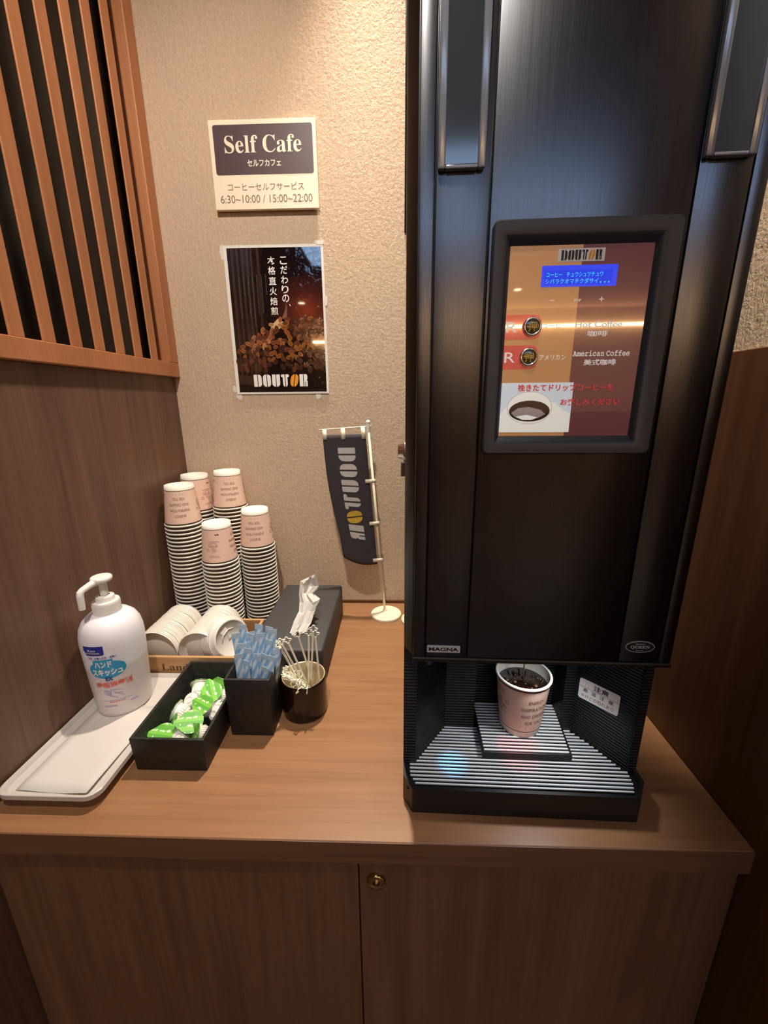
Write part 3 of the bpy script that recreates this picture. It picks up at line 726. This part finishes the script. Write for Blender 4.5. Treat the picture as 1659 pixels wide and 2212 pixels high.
# ------------------------------------------------------------------ white tray with paper
tr = MB()
def trayring(ins, z, r):
    x0 = lambda y: -.0118+LS*(y+.55)*.6
    return [(px, py, z) for px, py in arc_poly(-.0118+ins, .1230-ins, -.5640+ins, -.3205-ins, r, 6)]
b = bmesh.new(); n_ = 28
RR = [trayring(.014, .0005, .012), trayring(.012, .0095, .013), trayring(.0025, .0125, .016), trayring(0, .0150, .017), trayring(0, .0215, .017), trayring(.0008, .0222, .017), trayring(.0024, .0222, .016), trayring(.0034, .0212, .015), trayring(.0060, .0160, .014), trayring(.0130, .0140, .012)]
vr = [[b.verts.new((p[0]+LS*.55*(p[1]+.56), p[1], p[2])) for p in r] for r in RR]
for A_, B_ in zip(vr, vr[1:]):
    for k in range(len(A_)): b.faces.new((A_[k], A_[(k+1) % len(A_)], B_[(k+1) % len(B_)], B_[k]))
b.faces.new(vr[-1]); b.faces.new(vr[0][::-1]); bmesh.ops.recalc_face_normals(b, faces=b.faces[:]); tr._merge(b)
tag(tr.build('serving_tray', M_melamine, smooth=35), 'white rimmed plastic tray against the left wall under the pump bottle', 'tray')
rows = []
for i in range(9):
    v = i/8
    rows.append([(.006+.100*u/8+.004*v, -.5505+.158*v-.006*(u/8), .0146+.0012*math.sin(u*1.1+v*3)*.5+.0006+(.0045*(u/8)**4 if True else 0)*(1-v)) for u in range(9)])
tag(MB().grid(rows, thick=.0003).build('paper_sheet', M_paper), 'blank white paper sheet lying flat in the white tray', 'paper')

# ------------------------------------------------------------------ pump bottle
BX, BY, BZ = .0445, -.3850, .0142
BS = .955
bt = thing('pump_bottle', 'frosted white hand sanitiser bottle with pump top on the white tray', 'bottle', (BX, BY, BZ))
BR = .0565
prof = [(0, .001), (.032, .001), (.037, 0), (.0402, .003), (.0416, .010), (.0432, .040), (.0452, .080), (.0464, .105), (.0470, .124), (.0464, .136), (.0440, .148), (.0390, .158), (.0310, .1655), (.0215, .1690), (.0160, .1705), (.0160, .178), (0, .178)]
prof = [(r*BS, z) for r, z in prof]
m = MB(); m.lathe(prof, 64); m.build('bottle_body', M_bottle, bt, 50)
m = MB(); m.lathe([(.0165, .1690), (.0192, .1695), (.0192, .1870), (.0186, .1885), (.0132, .1890), (.0130, .1950), (.0124, .1962), (.0090, .1965), (.0070, .1975)], 48)
for k in range(48):
    a = 2*pi*k/48; m.box(.0188, .01955, -.0005, .0005, .1705, .1862, M=Matrix.Rotation(a, 4, 'Z'))
m.build('screw_collar', M_white, bt, 40)
m = MB(); m.lathe([(.0056, .194), (.0060, .212), (.0066, .2185), (.0062, .2215), (0, .222)], 32); m.build('pump_stem', M_white, bt, 40)
m = MB(); m.lathe([(0, .2195), (.0100, .2195), (.0138, .2212), (.0150, .2238), (.0148, .2268), (.0134, .2284), (.0060, .2292), (0, .2292)], 48)
nd = Vector((-.28, -.96, 0)).normalized()
def npt(d, z): return (nd.x*d, nd.y*d, z)
m.tube([npt(.005, .2235), npt(.019, .2215), npt(.031, .2185), npt(.0345, .2160), npt(.0356, .2110), npt(.0364, .1900)], [.0062, .0050, .0047, .0050, .0050, .0043], 16)
m.build('pump_head', M_white, bt, 40)
def bfn(a0):
    def f(u, v, t):
        v = .1330-(.1075-v)*1.16; r = .0416+(.0470-.0416)*max(0, min(1, (v-.01)/.105)); r -= max(0, v-.127)**2*8; r = r*BS+.0002+t
        a = a0+u/.046
        return (r*math.cos(a), r*math.sin(a), v)
    return f
lf = bfn(math.radians(-75)); lf2 = lambda u, v, t: lf(u, v, t+.0006); lf4 = lambda u, v, t: lf(u, v, t+.0005); lf3 = lambda u, v, t: lf(u, v, t+.0003)
def dense(P, step=.003):
    out = []
    for a, b in zip(P, P[1:]+P[:1]):
        n = max(1, int(math.hypot(b[0]-a[0], b[1]-a[1])/step))
        out += [(a[0]+(b[0]-a[0])*k/n, a[1]+(b[1]-a[1])*k/n) for k in range(n)]
    return out
def band(m, x0, x1, zf0, zf1, fn, t, mat, n=16):
    """filled area between two outlines, in narrow upright strips so it hugs the curve"""
    for k in range(n):
        u0, u1 = x0+(x1-x0)*k/n, x0+(x1-x0)*(k+1)/n
        m.shape([(u0, zf0(u0)), (u1, zf0(u1)), (u1, zf1(u1)), (u0, zf1(u0))], fn, 0, t, mat)
m = MB()
band(m, -.0290, .0030, lambda u: .0990-(.003 if u < -.026 or u > .001 else .0045)*1.0+(.0045 if u < -.027 else 0), lambda u: .1075, lf, .0001, 0)
m.text('KAO PROFESSIONAL', -.0240, -.0020, .0972, .0990, lf2, .0001, 4); m.text('Kao', -.0200, -.0080, .1005, .1040, lf2, .0001, 4)
m.text('手指・皮膚の洗浄・消毒に', -.0220, .0190, .0890, .0922, lf4, .0001, 0, bold=.01)
ez = lambda s: (lambda u: .0715+s*.0135*math.sqrt(max(0, 1-((u-.002)/.0275)**2)))
band(m, -.0255, .0295, ez(-1), ez(1), lf, .0001, 1, 24); band(m, -.0165, .0125, lambda u: .080, lambda u: .0872, lf, .0001, 1, 12)
m.text('ハンド', -.0140, .0105, .0755, .0852, lf2, .0001, 4, bold=.04); m.text('スキッシュ', -.0205, .0240, .0630, .0735, lf2, .0001, 4, bold=.04)
m.text('EX', -.0030, .0080, .0548, .0608, lf2, .0001, 0, bold=.04)
m.text('手指消毒剤', -.0200, .0340, .0440, .0528, lf4, .0001, 2, bold=.03)
def seg(a, b, w=.0004):
    d = Vector((b[0]-a[0], b[1]-a[1])).normalized(); nx, nz = -d.y*w, d.x*w
    m.shape([(a[0]-nx, a[1]-nz), (b[0]-nx, b[1]-nz), (b[0]+nx, b[1]+nz), (a[0]+nx, a[1]+nz)], lf4, 0, .0001, 3)
for a_, b_ in (((-.008, .040), (.002, .037)), ((-.0085, .0375), (.001, .0345)), ((-.008, .035), (.000, .032)), ((-.007, .0325), (.002, .0290)), ((.002, .041), (-.001, .031)), ((.003, .040), (.018, .0375)), ((.004, .037), (.019, .027)), ((.006, .034), (.018, .0325)), ((-.002, .031), (.010, .025)), ((-.010, .039), (-.009, .034))): seg(a_, b_)
for j in range(12): m.shape(arc_poly(-.014+j*.0037, -.0112+j*.0037, .0215, .0227, 0), lf, 0, .0001, 3)
for j in range(7): m.shape(arc_poly(-.006+j*.0037, -.0032+j*.0037, .0190, .0202, 0), lf, 0, .0001, 2)
for j in range(5): m.shape(arc_poly(-.0155+j*.0042, -.0120+j*.0042, .0120, .0142, 0), lf, 0, .0001, 3)
for j in range(3): m.shape(arc_poly(.0265+j*.0042, .0300+j*.0042, .0140, .0160, 0), lf, 0, .0001, 3)
m.build('label_print', [M_navy, M_blue, M_salmon, M_violet, M_wtx], bt)

# ------------------------------------------------------------------ black boxes, creamers, sachets
def black_box(name, lab, x0, x1, y0, y1, h, w=.0042, taper=.002):
    m = MB(); b = bmesh.new()
    def rg(i, z, t): return [b.verts.new(p) for p in ((x0+i+t, y0+i+t, z), (x1-i-t, y0+i+t, z), (x1-i-t, y1-i-t, z), (x0+i+t, y1-i-t, z))]
    R_ = [rg(0, 0, taper), rg(0, h, 0), rg(w, h, 0), rg(w, .004, taper)]
    for A_, B_ in zip(R_, R_[1:]):
        for k in range(4): b.faces.new((A_[k], A_[(k+1) % 4], B_[(k+1) % 4], B_[k]))
    b.faces.new(R_[0][::-1]); b.faces.new(R_[3]); bmesh.ops.recalc_face_normals(b, faces=b.faces[:])
    bmesh.ops.bevel(b, geom=[e for e in b.edges], offset=.0011, segments=2, profile=.5, affect='EDGES')
    m._merge(b); return tag(m.build(name, M_blackbox, smooth=40), lab, 'box')
black_box('black_box', 'low black leatherette box holding the creamer cups', .1335, .2378, -.5055, -.3300, .0550)
black_box('black_box', 'tall black leatherette box holding the blue sugar sachets', .2435, .3130, -.4410, -.3500, .1020)
cr0 = thing('creamer_cup', 'x', 'creamer', group='creamer cups in the low black box')
m = MB(); pr = [(0, 0), (.0085, 0), (.0098, .0008), (.0108, .003), (.0128, .0165), (.0130, .0185), (.0158, .0190), (.0160, .0200), (.0150, .0204), (0, .0204)]
m.lathe(pr, 40); m.lathe([(.0052, -.0002), (.0052, -.0009), (.0040, -.0009), (.0040, -.0002)], 24)
for k in range(24): m.box(.0112, .0126, -.0004, .0004, .004, .0160, M=Matrix.Rotation(2*pi*k/24, 4, 'Z'))
m.build('cup', M_creamer, cr0, 40)
m = MB(); P = [(.0162*math.cos(a), .0162*math.sin(a)) for a in [pi*.25+2*pi*k/40 for k in range(2, 31)]]; P = [(.0172*math.cos(a), .0172*math.sin(a)) for a in [.62+(2*pi-1.24)*k/36 for k in range(37)]]+[(.0205, -.0050), (.0240, -.0015), (.0240, .0015), (.0205, .0050)]
m.shape(P, lambda u, v, t: (u, v, .0205+t), 0, .0004); m.build('foil_lid', M_green, cr0)
CRE = [((.1655, -.3700, .026), (-.25, .85, .45), 'lying farthest back with its rim to the wall'), ((.1690, -.4010, .030), (.15, .60, -.75), 'upside down with a round base ring showing'),
       ((.1610, -.4210, .024), (-.93, .1, .30), 'lying on its side against the left wall'), ((.1960, -.3890, .032), (.15, -.45, .88), 'showing a green lid near the back right'),
       ((.2010, -.4210, .034), (-.25, -.40, .88), 'showing a green lid in the middle right'), ((.1935, -.4540, .033), (.25, -.42, .87), 'showing a bright green lid in the middle front'),
       ((.1600, -.4690, .022), (.10, -.45, .88), 'showing a green lid at the front left corner'), ((.1690, -.4440, .020), (-.75, -.35, .45), 'standing on edge with a dark green lid side'),
       ((.1840, -.4700, .022), (.1, .55, -.80), 'upside down at the front of the box'), ((.2130, -.4660, .026), (-.55, -.50, .30), 'tipped on its side at the front right'),
       ((.2190, -.4230, .026), (.2, .70, -.55), 'upside down by the right wall of the box'), ((.2055, -.3990, .020), (.1, .6, -.7), 'half buried behind the middle green lids'),
       ((.2010, -.3610, .026), (-.35, -.75, .40), 'ribbed side up at the back right corner'), ((.2160, -.3800, .022), (.85, .1, -.35), 'wedged against the right wall at the back')]
for k, (p, a, d) in enumerate(CRE):
    o = cr0 if k == 0 else copy_tree(cr0)
    v = Vector(a).normalized()
    o.rotation_euler = v.to_track_quat('Z', 'Y').to_euler(); o.location = Vector(p)-v*.010
    o.rotation_euler.rotate_axis('Z', random.uniform(0, 6.2))
    o['label'] = 'white creamer cup with green foil lid, ' + d
st0 = thing('sugar_sachet', 'x', 'sachet', group='blue sugar sachets in the tall black box')
def sachet(L=.106, w=.0062):
    rows = []
    for i in range(13):
        z = L*i/12; e = min(i, 12-i); th = .0016*min(1, e/2.0)
        rows.append([(w*math.cos(a)*(1 if e else 1.08), th*math.sin(a)+.0002*math.sin(a), z) for a in [2*pi*k/14 for k in range(15)]])
    return rows
m = MB(); m.grid(sachet()); m.build('sachet_sleeve', M_stick, st0)
m = MB(); m.box(-.0066, .0066, -.0003, .0003, .1055, .1140); m.build('crimped_end', M_stickc, st0)
rnd = random.Random(5); k = 0
rowsd = [('front', -.4250, .010, 5), ('second', -.4160, .022, 6), ('third', -.4070, .034, 6), ('back', -.3970, .044, 6)]
for rn, y, z0, n in rowsd:
    for j in range(n):
        o = st0 if k == 0 else copy_tree(st0); k += 1
        x = .2600+.040*(j+.5)/n+rnd.uniform(-.001, .001)
        tl = -.02+.17*(j/(n-1))**2+rnd.uniform(-.05, .05)
        o.location = (x-.001, y+rnd.uniform(-.002, .002), z0+rnd.uniform(-.008, .006)-.007*(j % 2)); o.rotation_euler = (-.10+rnd.uniform(-.05, .05), tl, rnd.uniform(-.5, .5))
        pos = 'leftmost' if j == 0 else ('rightmost' if j == n-1 else ORD[j]+' from the left')
        o['label'] = 'blue striped paper sugar sachet, %s in the %s row of the box' % (pos, rn)
# a few short torn ends lying at the front of the box
# ------------------------------------------------------------------ pot of stirrers
PX, PY = .3485, -.3790
pt = thing('stirrer_pot', 'dark brown glazed pot full of ivory stirrers on the counter', 'pot', (PX, PY, 0))
m = MB(); m.lathe([(0, 0), (.0340, 0), (.0362, .0015), (.0368, .004), (.0368, .060), (.0374, .0645), (.0368, .0662), (.0352, .0668), (.0336, .0660), (.0330, .064), (.0326, .006), (0, .005)], 64, mats=[0]*7+[1]*4); m.build('pot_body', [M_pot, M_potin], pt, 40)
def stirrer_mesh(L=.108):      # the ones in the pile are shorter
    m = MB(); m.box(-.0015, .0015, -.0009, .0009, 0, L-.0115, .0005)
    c = L-.0066
    pts = []
    for k in range(41):
        a = 2*pi*k/40; r = .0040+.0016*abs(math.cos(2*a+0))**1 if False else .0050+.0016*math.cos(4*a)
        pts.append((r*math.cos(a), 0, c+r*math.sin(a)))
    m.tube(pts, .0009, 8); return m
so = stirrer_mesh().build('coffee_stirrer', M_stir); st_me = so.data; bpy.data.objects.remove(so)
so = stirrer_mesh(.070).build('coffee_stirrer', M_stir); st_me2 = so.data; bpy.data.objects.remove(so)
def put_st(b_, h_, lab, roll=0, short=False):
    o = bpy.data.objects.new('coffee_stirrer', st_me2 if short else st_me); COL.objects.link(o)
    d = (Vector(h_)-Vector(b_)).normalized()
    yv = Vector((.25, -.85, .35)); yv = (yv-d*yv.dot(d)).normalized(); xv = yv.cross(d)
    R4 = Matrix((xv, yv, d)).transposed().to_4x4()
    o.matrix_world = Matrix.Translation(Vector(h_)-d*(.0645 if short else .1025)) @ R4 @ Matrix.Rotation(roll, 4, 'Z')
    return tag(o, lab, 'stirrer', 'ivory stirrers in the brown pot')
UPS = [((.3609, -.3808, .056), (.3725, -.392, .1599), 'standing tallest at the right of the pot'), ((.3566, -.3786, .056), (.3639, -.388, .1509), 'standing just left of the tallest one'),
       ((.3747, -.3805, .056), (.3733, -.385, .1458), 'standing close behind the right of the tallest one'), ((.359, -.3714, .056), (.3466, -.39, .1486), 'standing alone in the middle with a clover head'),
       ((.3517, -.381, .056), (.3305, -.395, .1409), 'leaning left, first left of the middle one'), ((.3455, -.3811, .056), (.3217, -.4, .1416), 'leaning left, second left of the middle one'),
       ((.3415, -.3835, .056), (.3137, -.39, .1309), 'leaning farthest left, touching the blue sachets'), ((.3341, -.3719, .056), (.3214, -.405, .1383), 'leaning left in front of the blue sachets')]
for i, (b_, h_, l_) in enumerate(UPS): put_st(b_, h_, 'ivory plastic coffee stirrer ' + l_, .22*(i % 4)-.3 if i < 6 else .9+.3*(i-6))
rp = random.Random(3)
WHERE = ['at the left rim, nearest the box', 'at the left rim, second from the box', 'at the left rim, third from the box', 'low at the front left rim', 'high at the front left rim', 'left of the hooked one',
         'behind the hooked one', 'deep in the middle of the pile', 'on top of the middle of the pile', 'crossing the middle of the pile', 'at the front right of the pile', 'at the right end of the pile',
         'under the upright ones at the right', 'at the back left of the pile', 'under the leaning ones at the left', 'on top of the back of the pile']
for i, w_ in enumerate(WHERE):
    a = math.radians(158+128*i/15+rp.uniform(-8, 8)); r = rp.choice([.030, .024, .018, .012]) if i > 2 else .034
    hh_ = Vector((PX+r*math.cos(a), PY+r*math.sin(a), .0600+.0016*(i % 5)+(.006 if r > .028 else .003)))
    a2 = a+pi+rp.uniform(-.5, .5); bb_ = Vector((PX+.020*math.cos(a2), PY+.020*math.sin(a2), .022))
    put_st(bb_, hh_, 'ivory coffee stirrer in the pile, head '+w_, rp.uniform(-1, 1), True)
put_st((.3260, -.3830, .0650), (.2985, -.3690, .0690), 'ivory plastic coffee stirrer poking out farthest left over the pot rim', .4, True)
put_st((.3340, -.3920, .0630), (.3100, -.3790, .0690), 'ivory plastic coffee stirrer poking out left over the pot rim, nearer one', 1.0, True)
put_st((.350, -.372, .020), (.3500, -.4175, .0670), 'ivory plastic coffee stirrer with its head hooked over the front rim of the pot', .3, True)
put_st((.354, -.372, .020), (.3625, -.4140, .0660), 'ivory plastic coffee stirrer lying right of the one hooked over the front rim', 1.2, True)

# ------------------------------------------------------------------ tissue box
tb = MB(); tb.box(.2365, .3715, -.3270, -.0600, 0, .0770, .0045, seg=3)
tbo = tag(tb.build('tissue_box', M_tissuebox, smooth=35), 'long matte black tissue box lying behind the stirrer pot', 'tissue box')
m = MB(); m.prism(arc_poly(.297, .330, -.279, -.125, .012, 6), .0768, .0773); m.build('slot', M_gap, tbo)
TIS = [((.2990, -.273, .0775), (.3280, -.273, .0775)), ((.3027, -.255, .0887), (.337, -.255, .089)), ((.3097, -.235, .1026), (.3422, -.24, .1076)), ((.3079, -.22, .1149), (.3504, -.235, .126)),
       ((.3056, -.21, .1302), (.3311, -.215, .1308)), ((.3077, -.205, .1522), (.3436, -.195, .1385)), ((.3181, -.2, .156), (.3384, -.2, .1663))]
rows = []
for i in range(len(TIS)-1):
    for s in range(4):
        f = s/4; L_ = Vector(TIS[i][0]).lerp(Vector(TIS[i+1][0]), f); R_ = Vector(TIS[i][1]).lerp(Vector(TIS[i+1][1]), f)
        fold = [0, .002, .007, .004, -.003, .001, .005, .002, 0]
        rows.append([L_.lerp(R_, j/8)+Vector((0, -fold[j]*(1+.4*math.sin(i*1.1+j*.6)), .0012*math.sin(j*1.3+i*1.3)*(i > 0))) for j in range(9)])
rows.append([Vector(TIS[-1][0]).lerp(Vector(TIS[-1][1]), j/8) for j in range(9)])
m = MB(); m.grid(rows, smooth=False, thick=.0002)
rows = [[p+Vector((.004-.0006*j, .016, -.012*(i/len(rows)))) for j, p in enumerate(r)] for i, r in enumerate(rows[:-5])]
m.grid(rows, smooth=False, thick=.0002)
tag(m.build('tissue', M_tissue), 'crumpled white tissue pulled up from the black tissue box', 'tissue')

# ------------------------------------------------------------------ little banner on a stand
fl = thing('mini_banner', 'small charcoal vertical banner on a cream pole and round base by the wall', 'banner', (.4766, -.0660, 0))
def rel(p): return (p[0]-.4766, p[1]+.0660, p[2])
m = MB(); m.lathe([(0, 0), (.0355, 0), (.0365, .001), (.0365, .0055), (.0350, .0072), (.010, .0078), (0, .0078)], 56); m.lathe([(.006, .0076), (.005, .0130), (0, .0130)], 20, M=Matrix.Translation((-.003, .008, 0))); m.build('base', M_cream, fl, 40)
PB, PT = Vector((.4738, -.0580, .006)), Vector((.4424, -.0850, .4500))
m = MB(); m.tube([rel(PB), rel(PT)], [.0030, .0024], 14); m.build('pole', M_cream, fl)
m = MB(); m.tube([rel(PT-Vector((0, 0, .012))), rel(PT+Vector((0, 0, .006)))], .0042, 14); m.lathe([(0, -.0050), (.0035, -.0036), (.0050, 0), (.0035, .0036), (0, .0050)], 18, M=Matrix.Translation(rel(PT+Vector((0, 0, .009))))); m.build('pole_cap', M_white, fl, 50)
m = MB(); m.tube([rel((.3372, -.0850, .4435)), rel((.4490, -.0855, .4510))], .0014, 10); m.build('cross_bar', M_cream, fl)
def bf(u, d, t):
    """u 0..1 across, d 0..1 down the cloth"""
    TLc, TRc, BLc, BRc = Vector((.3458, -.0870, .4330)), Vector((.4368, -.0870, .4355)), Vector((.3784, -.0700, .1500)), Vector((.4571, -.0680, .1340))
    p = TLc.lerp(TRc, u).lerp(BLc.lerp(BRc, u), d)
    p.x += -.0055*math.sin(min(1, d*1.25)*pi)*(1-u)
    p.y += -.006*math.sin(pi*u)*d-.003*math.sin(d*5+u*2)*d*(1-u) - t
    p.z += -.006*math.sin(pi*u)*(d > .9)*(d-.9)*10
    return Vector(rel(p))
m = MB(); m.grid([[bf(j/14, i/36, 0) for j in range(15)] for i in range(37)], thick=.0004); m.build('cloth', M_flag, fl)
m = MB(); spans = [(.095, .195), (.215, .312), (.335, .428), (.445, .565), (.575, .675), (.690, .805)]
for ch, (d0, d1) in zip('DOUTBR', spans):
    uc = .525
    # letters turned a quarter and seen through the back of the cloth: x runs down, the top points left
    logo_letter(ch, d0*.295, d1*.295, 0, .036, lambda a, b_, t: bf(.725-.40*b_/.036, a/.295, .0012+t), m, 1 if ch == 'B' else 0, .0003, .12)
m.build('logo_print', [M_flagw, M_gold2], fl)
def tab(p, q, w=.0085):
    m = MB(); p, q = Vector(p), Vector(q); d = (q-p).normalized(); n = Vector((-d.z, 0, d.x))*w/2
    rows = [[p+n, p-n], [q+n, q-n]]
    m.grid([[Vector(rel(v)) for v in r] for r in rows], thick=.0006); m.build('tab', M_cream, fl)
for u, x in ((.05, .3500), (.48, .3890), (.95, .4310)):
    q_ = bf(u, .035, .002); tab((x, -.0865, .4440+(x-.337)*.065), (q_[0]+.4766, q_[1]-.0660, q_[2]))
for d in (.34, .665, .965):
    q_ = bf(.96, d, .0015); tab((q_[0]+.4766-.006, q_[1]-.066-.0015, q_[2]), (q_[0]+.4766+.016, q_[1]-.066, q_[2]+.001), .0085)
tag(MB().lathe([(0, 0), (.0350, 0), (.0362, .001), (.0362, .0055), (.0350, .0072), (0, .0075)], 48).build('round_base', M_cream, loc=(.5495, -.0900, 0)), 'cream round base edge peeking out from behind the coffee machine', 'stand base')

# ------------------------------------------------------------------ wall sign and poster
SX0, SX1, SZ0, SZ1 = .1379, .3463, .8761, 1.0253
sg = MB().box(SX0, SX1, -.0120, -.0040, SZ0, SZ1, .0006).build('wall_sign', M_signw)
tag(sg, 'ivory rectangular wall sign with opening hours and a dark plum name panel', 'sign')
MB().box(SX0+.01, SX1-.01, -.0040, 0, SZ0+.01, SZ1-.01).build('backing', M_signb, sg)
wf = lambda y: (lambda u, v, t: (u, y-t, v))
sw, sh = SX1-SX0, SZ1-SZ0
def sx(f): return SX0+f*sw
def sz(f): return SZ1-f*sh
m = MB(); m.shape(arc_poly(sx(.038), sx(.968), sz(.605), sz(.055), .0045, 6), wf(-.0120), 0, .0003); m.build('name_panel', M_signd, sg)
m = MB(); m.text('𝐒𝐞𝐥𝐟 𝐂𝐚𝐟𝐞', sx(.138), sx(.862), sz(.366), sz(.172), wf(-.0123), .0003); m.text('セルフカフェ', sx(.340), sx(.660), sz(.515), sz(.440), wf(-.0123), .0003, bold=.02); m.build('name_lettering', M_signw, sg)
m = MB(); m.text('コーヒーセルフサービス', sx(.135), sx(.865), sz(.785), sz(.700), wf(-.0120), .0003); m.text('6:30~10:00 / 15:00~22:00', sx(.055), sx(.942), sz(.925), sz(.835), wf(-.0120), .0003, bold=-.004)
m.build('hours_lettering', M_brtx, sg)
PW, PH, PCX, PCZ = .2099, .297, .2450, .6677
po = MB().box(PCX-PW/2, PCX+PW/2, -.0026, -.0008, PCZ-PH/2, PCZ+PH/2).build('poster', M_white)
tag(po, 'glossy white bordered coffee bean poster taped to the wall below the sign', 'poster')
def ux(f): return PCX-PW/2+f*PW
def uz(f): return PCZ+PH/2-f*PH
def poster_bg():
    m = mat('poster_print', lin(16, 10, 12), .06, coat=1); N, L, B = nodes(m)
    t = N.new('ShaderNodeTexCoord'); mp = N.new('ShaderNodeMapping'); mp.inputs['Location'].default_value = (-ux(.80), 0, -uz(.42)); L.new(t.outputs['Object'], mp.inputs[0])
    v = N.new('ShaderNodeVectorMath'); v.operation = 'LENGTH'; mp2 = N.new('ShaderNodeMapping'); mp2.inputs['Scale'].default_value = (11, 0, 12); L.new(mp.outputs[0], mp2.inputs[0]); L.new(mp2.outputs[0], v.inputs[0])
    L.new(ramp(m, v.outputs['Value'], [(0, lin(120, 44, 26)), (.45, lin(66, 26, 24)), (.9, lin(18, 12, 14))]), B.inputs['Base Color'])
    n = noise(m, coords(m, (60, 60, 60)), 1.0, 2); bump(m, n, .6, .0012); return m
M_poster = poster_bg()
m = MB(); m.box(ux(.034), ux(.976), -.0030, -.0025, uz(.985), uz(.018)); m.build('picture', M_poster, po)
bean_cols = [lin(150, 92, 56), lin(120, 68, 40), lin(92, 50, 32), lin(176, 120, 82), lin(60, 34, 24), lin(134, 78, 34)]
def wavy(m):
    bump(m, noise(m, coords(m, (60, 60, 60)), 1.0, 2), .6, .0012); return m
M_beans = [wavy(mat('bean_print_%s' % w, c, .15, coat=1)) for w, c in zip(('tan', 'brown', 'umber', 'pale', 'dark', 'rust'), bean_cols)]
M_crease = mat('bean_crease_print', lin(38, 20, 14), .15, coat=1); M_cream2 = mat('scoop_print', lin(206, 178, 132), .15, coat=1); M_steam = mat('steam_print', lin(120, 84, 70), .15, coat=1)
m = MB(); rb = random.Random(11); ff2 = wf(-.0030)
m.shape([(ux(.40), uz(.585)), (ux(.43), uz(.52)), (ux(.50), uz(.475)), (ux(.585), uz(.475)), (ux(.60), uz(.50)), (ux(.50), uz(.55))], ff2, 0, .00005, 7)
m.shape([(ux(.53), uz(.49)), (ux(.575), uz(.43)), (ux(.60), uz(.375)), (ux(.605), uz(.40)), (ux(.60), uz(.455)), (ux(.575), uz(.50))], ff2, 0, .00005, 8)
beans = []
for k in range(420):
    fx = rb.uniform(.045, .955); fz = rb.uniform(.46, .83)
    ridge = .655-.19*min(1, fx/.5)**1.3 if fx < .5 else .468+.01*math.sin(fx*20)
    if fz < ridge+.012: continue
    if any(((fx-b_[0])*PW)**2+((fz-b_[1])*PH)**2 < .0062**2 for b_ in beans): continue
    beans.append((fx, fz))
beans.sort(key=lambda q_: q_[1])
for i, (fx, fz) in enumerate(beans):
    a = rb.uniform(.0058, .0082); bb = a*rb.uniform(.62, .78); rot = rb.uniform(0, pi); deep = (fz-.46)/.37
    ci = rb.choice([0, 1, 2, 3] if (fx < .55 and deep < .55) else ([1, 2, 5, 5, 4] if deep < .8 else [4, 4, 2]))
    if fx > .72 and rb.random() < .55: ci = 4
    t0 = .00006+i*.0000006
    m.shape(ellipse(ux(fx), uz(fz), a, bb, 18, rot), ff2, 0, t0, ci)
    c, s = math.cos(rot), math.sin(rot)
    pts = [(-.8*a, .0), (-.3*a, .14*bb), (.3*a, -.14*bb), (.8*a, 0), (.3*a, -.30*bb), (-.3*a, -.02*bb)]
    m.shape([(ux(fx)+x*c-z*s, uz(fz)+x*s+z*c) for x, z in pts], ff2, t0, t0+.00001, 6)
m.build('bean_pile_print', M_beans+[M_crease, M_cream2, M_steam], po)
m = MB()
for ch, f in zip('本格直火焙煎', (.100, .163, .228, .294, .360, .424)): m.text(ch, ux(.437), ux(.512), uz(f+.026), uz(f-.026), wf(-.0031), .0002, bold=.012)
for ch, f in zip('こだわりの', (.100, .160, .222, .284, .342)): m.text(ch, ux(.562), ux(.632), uz(f+.025), uz(f-.025), wf(-.0031), .0002, bold=.012)
m.text('、', ux(.628), ux(.645), uz(.395), uz(.378), wf(-.0031), .0002)
m.build('headline_lettering', M_wtx, po)
m = MB()
for j, (f0, f1) in enumerate(((.200, .470), (.196, .320), (.192, .460), (.190, .535), (.188, .445), (.186, .430), (.184, .320))):
    x = .130+j*.045; f = f0
    while f < f1: m.shape(arc_poly(ux(x), ux(x+.011), uz(f+.0055), uz(f), 0), wf(-.0031), 0, .0001); f += .0105
m.build('small_print', mat('grey_print', lin(74, 70, 70), .3), po)
m = MB(); logo(m, ux(.198), ux(.775), uz(.947), uz(.860), wf(-.0031), 0, 1, .0003, .10); m.build('logo_print', [M_wtx, M_orange], po)
for k, (cx_, cz_, w_, h_, r_) in enumerate(((.1385, .8045, .014, .030, .1), (.3420, .8185, .024, .010, .2), (.1440, .5140, .016, .016, .3), (.3255, .5140, .014, .014, -.2), (.1350, .5310, .008, .018, 0), (.3510, .7100, .008, .022, .1))):
    rt = random.Random(k); P = []
    for j in range(22):
        a = 2*pi*j/22; P.append((cx_+w_/2*math.cos(a)*rt.uniform(.7, 1.1), cz_+h_/2*math.sin(a)*rt.uniform(.7, 1.1)))
    m = MB(); m.shape(P, wf(-.0031 if k in (1, 5) else -.0006), 0, .0002); m.build('tape', M_tape, po)
tag(MB().tube([(.5195, -.0025, .832), (.5200, -.0025, 1.2), (.5205, -.0025, CEIL)], .0018, 8).build('wall_cable', M_cable), 'thin dark cable running up the wall behind the left edge of the machine', 'cable')
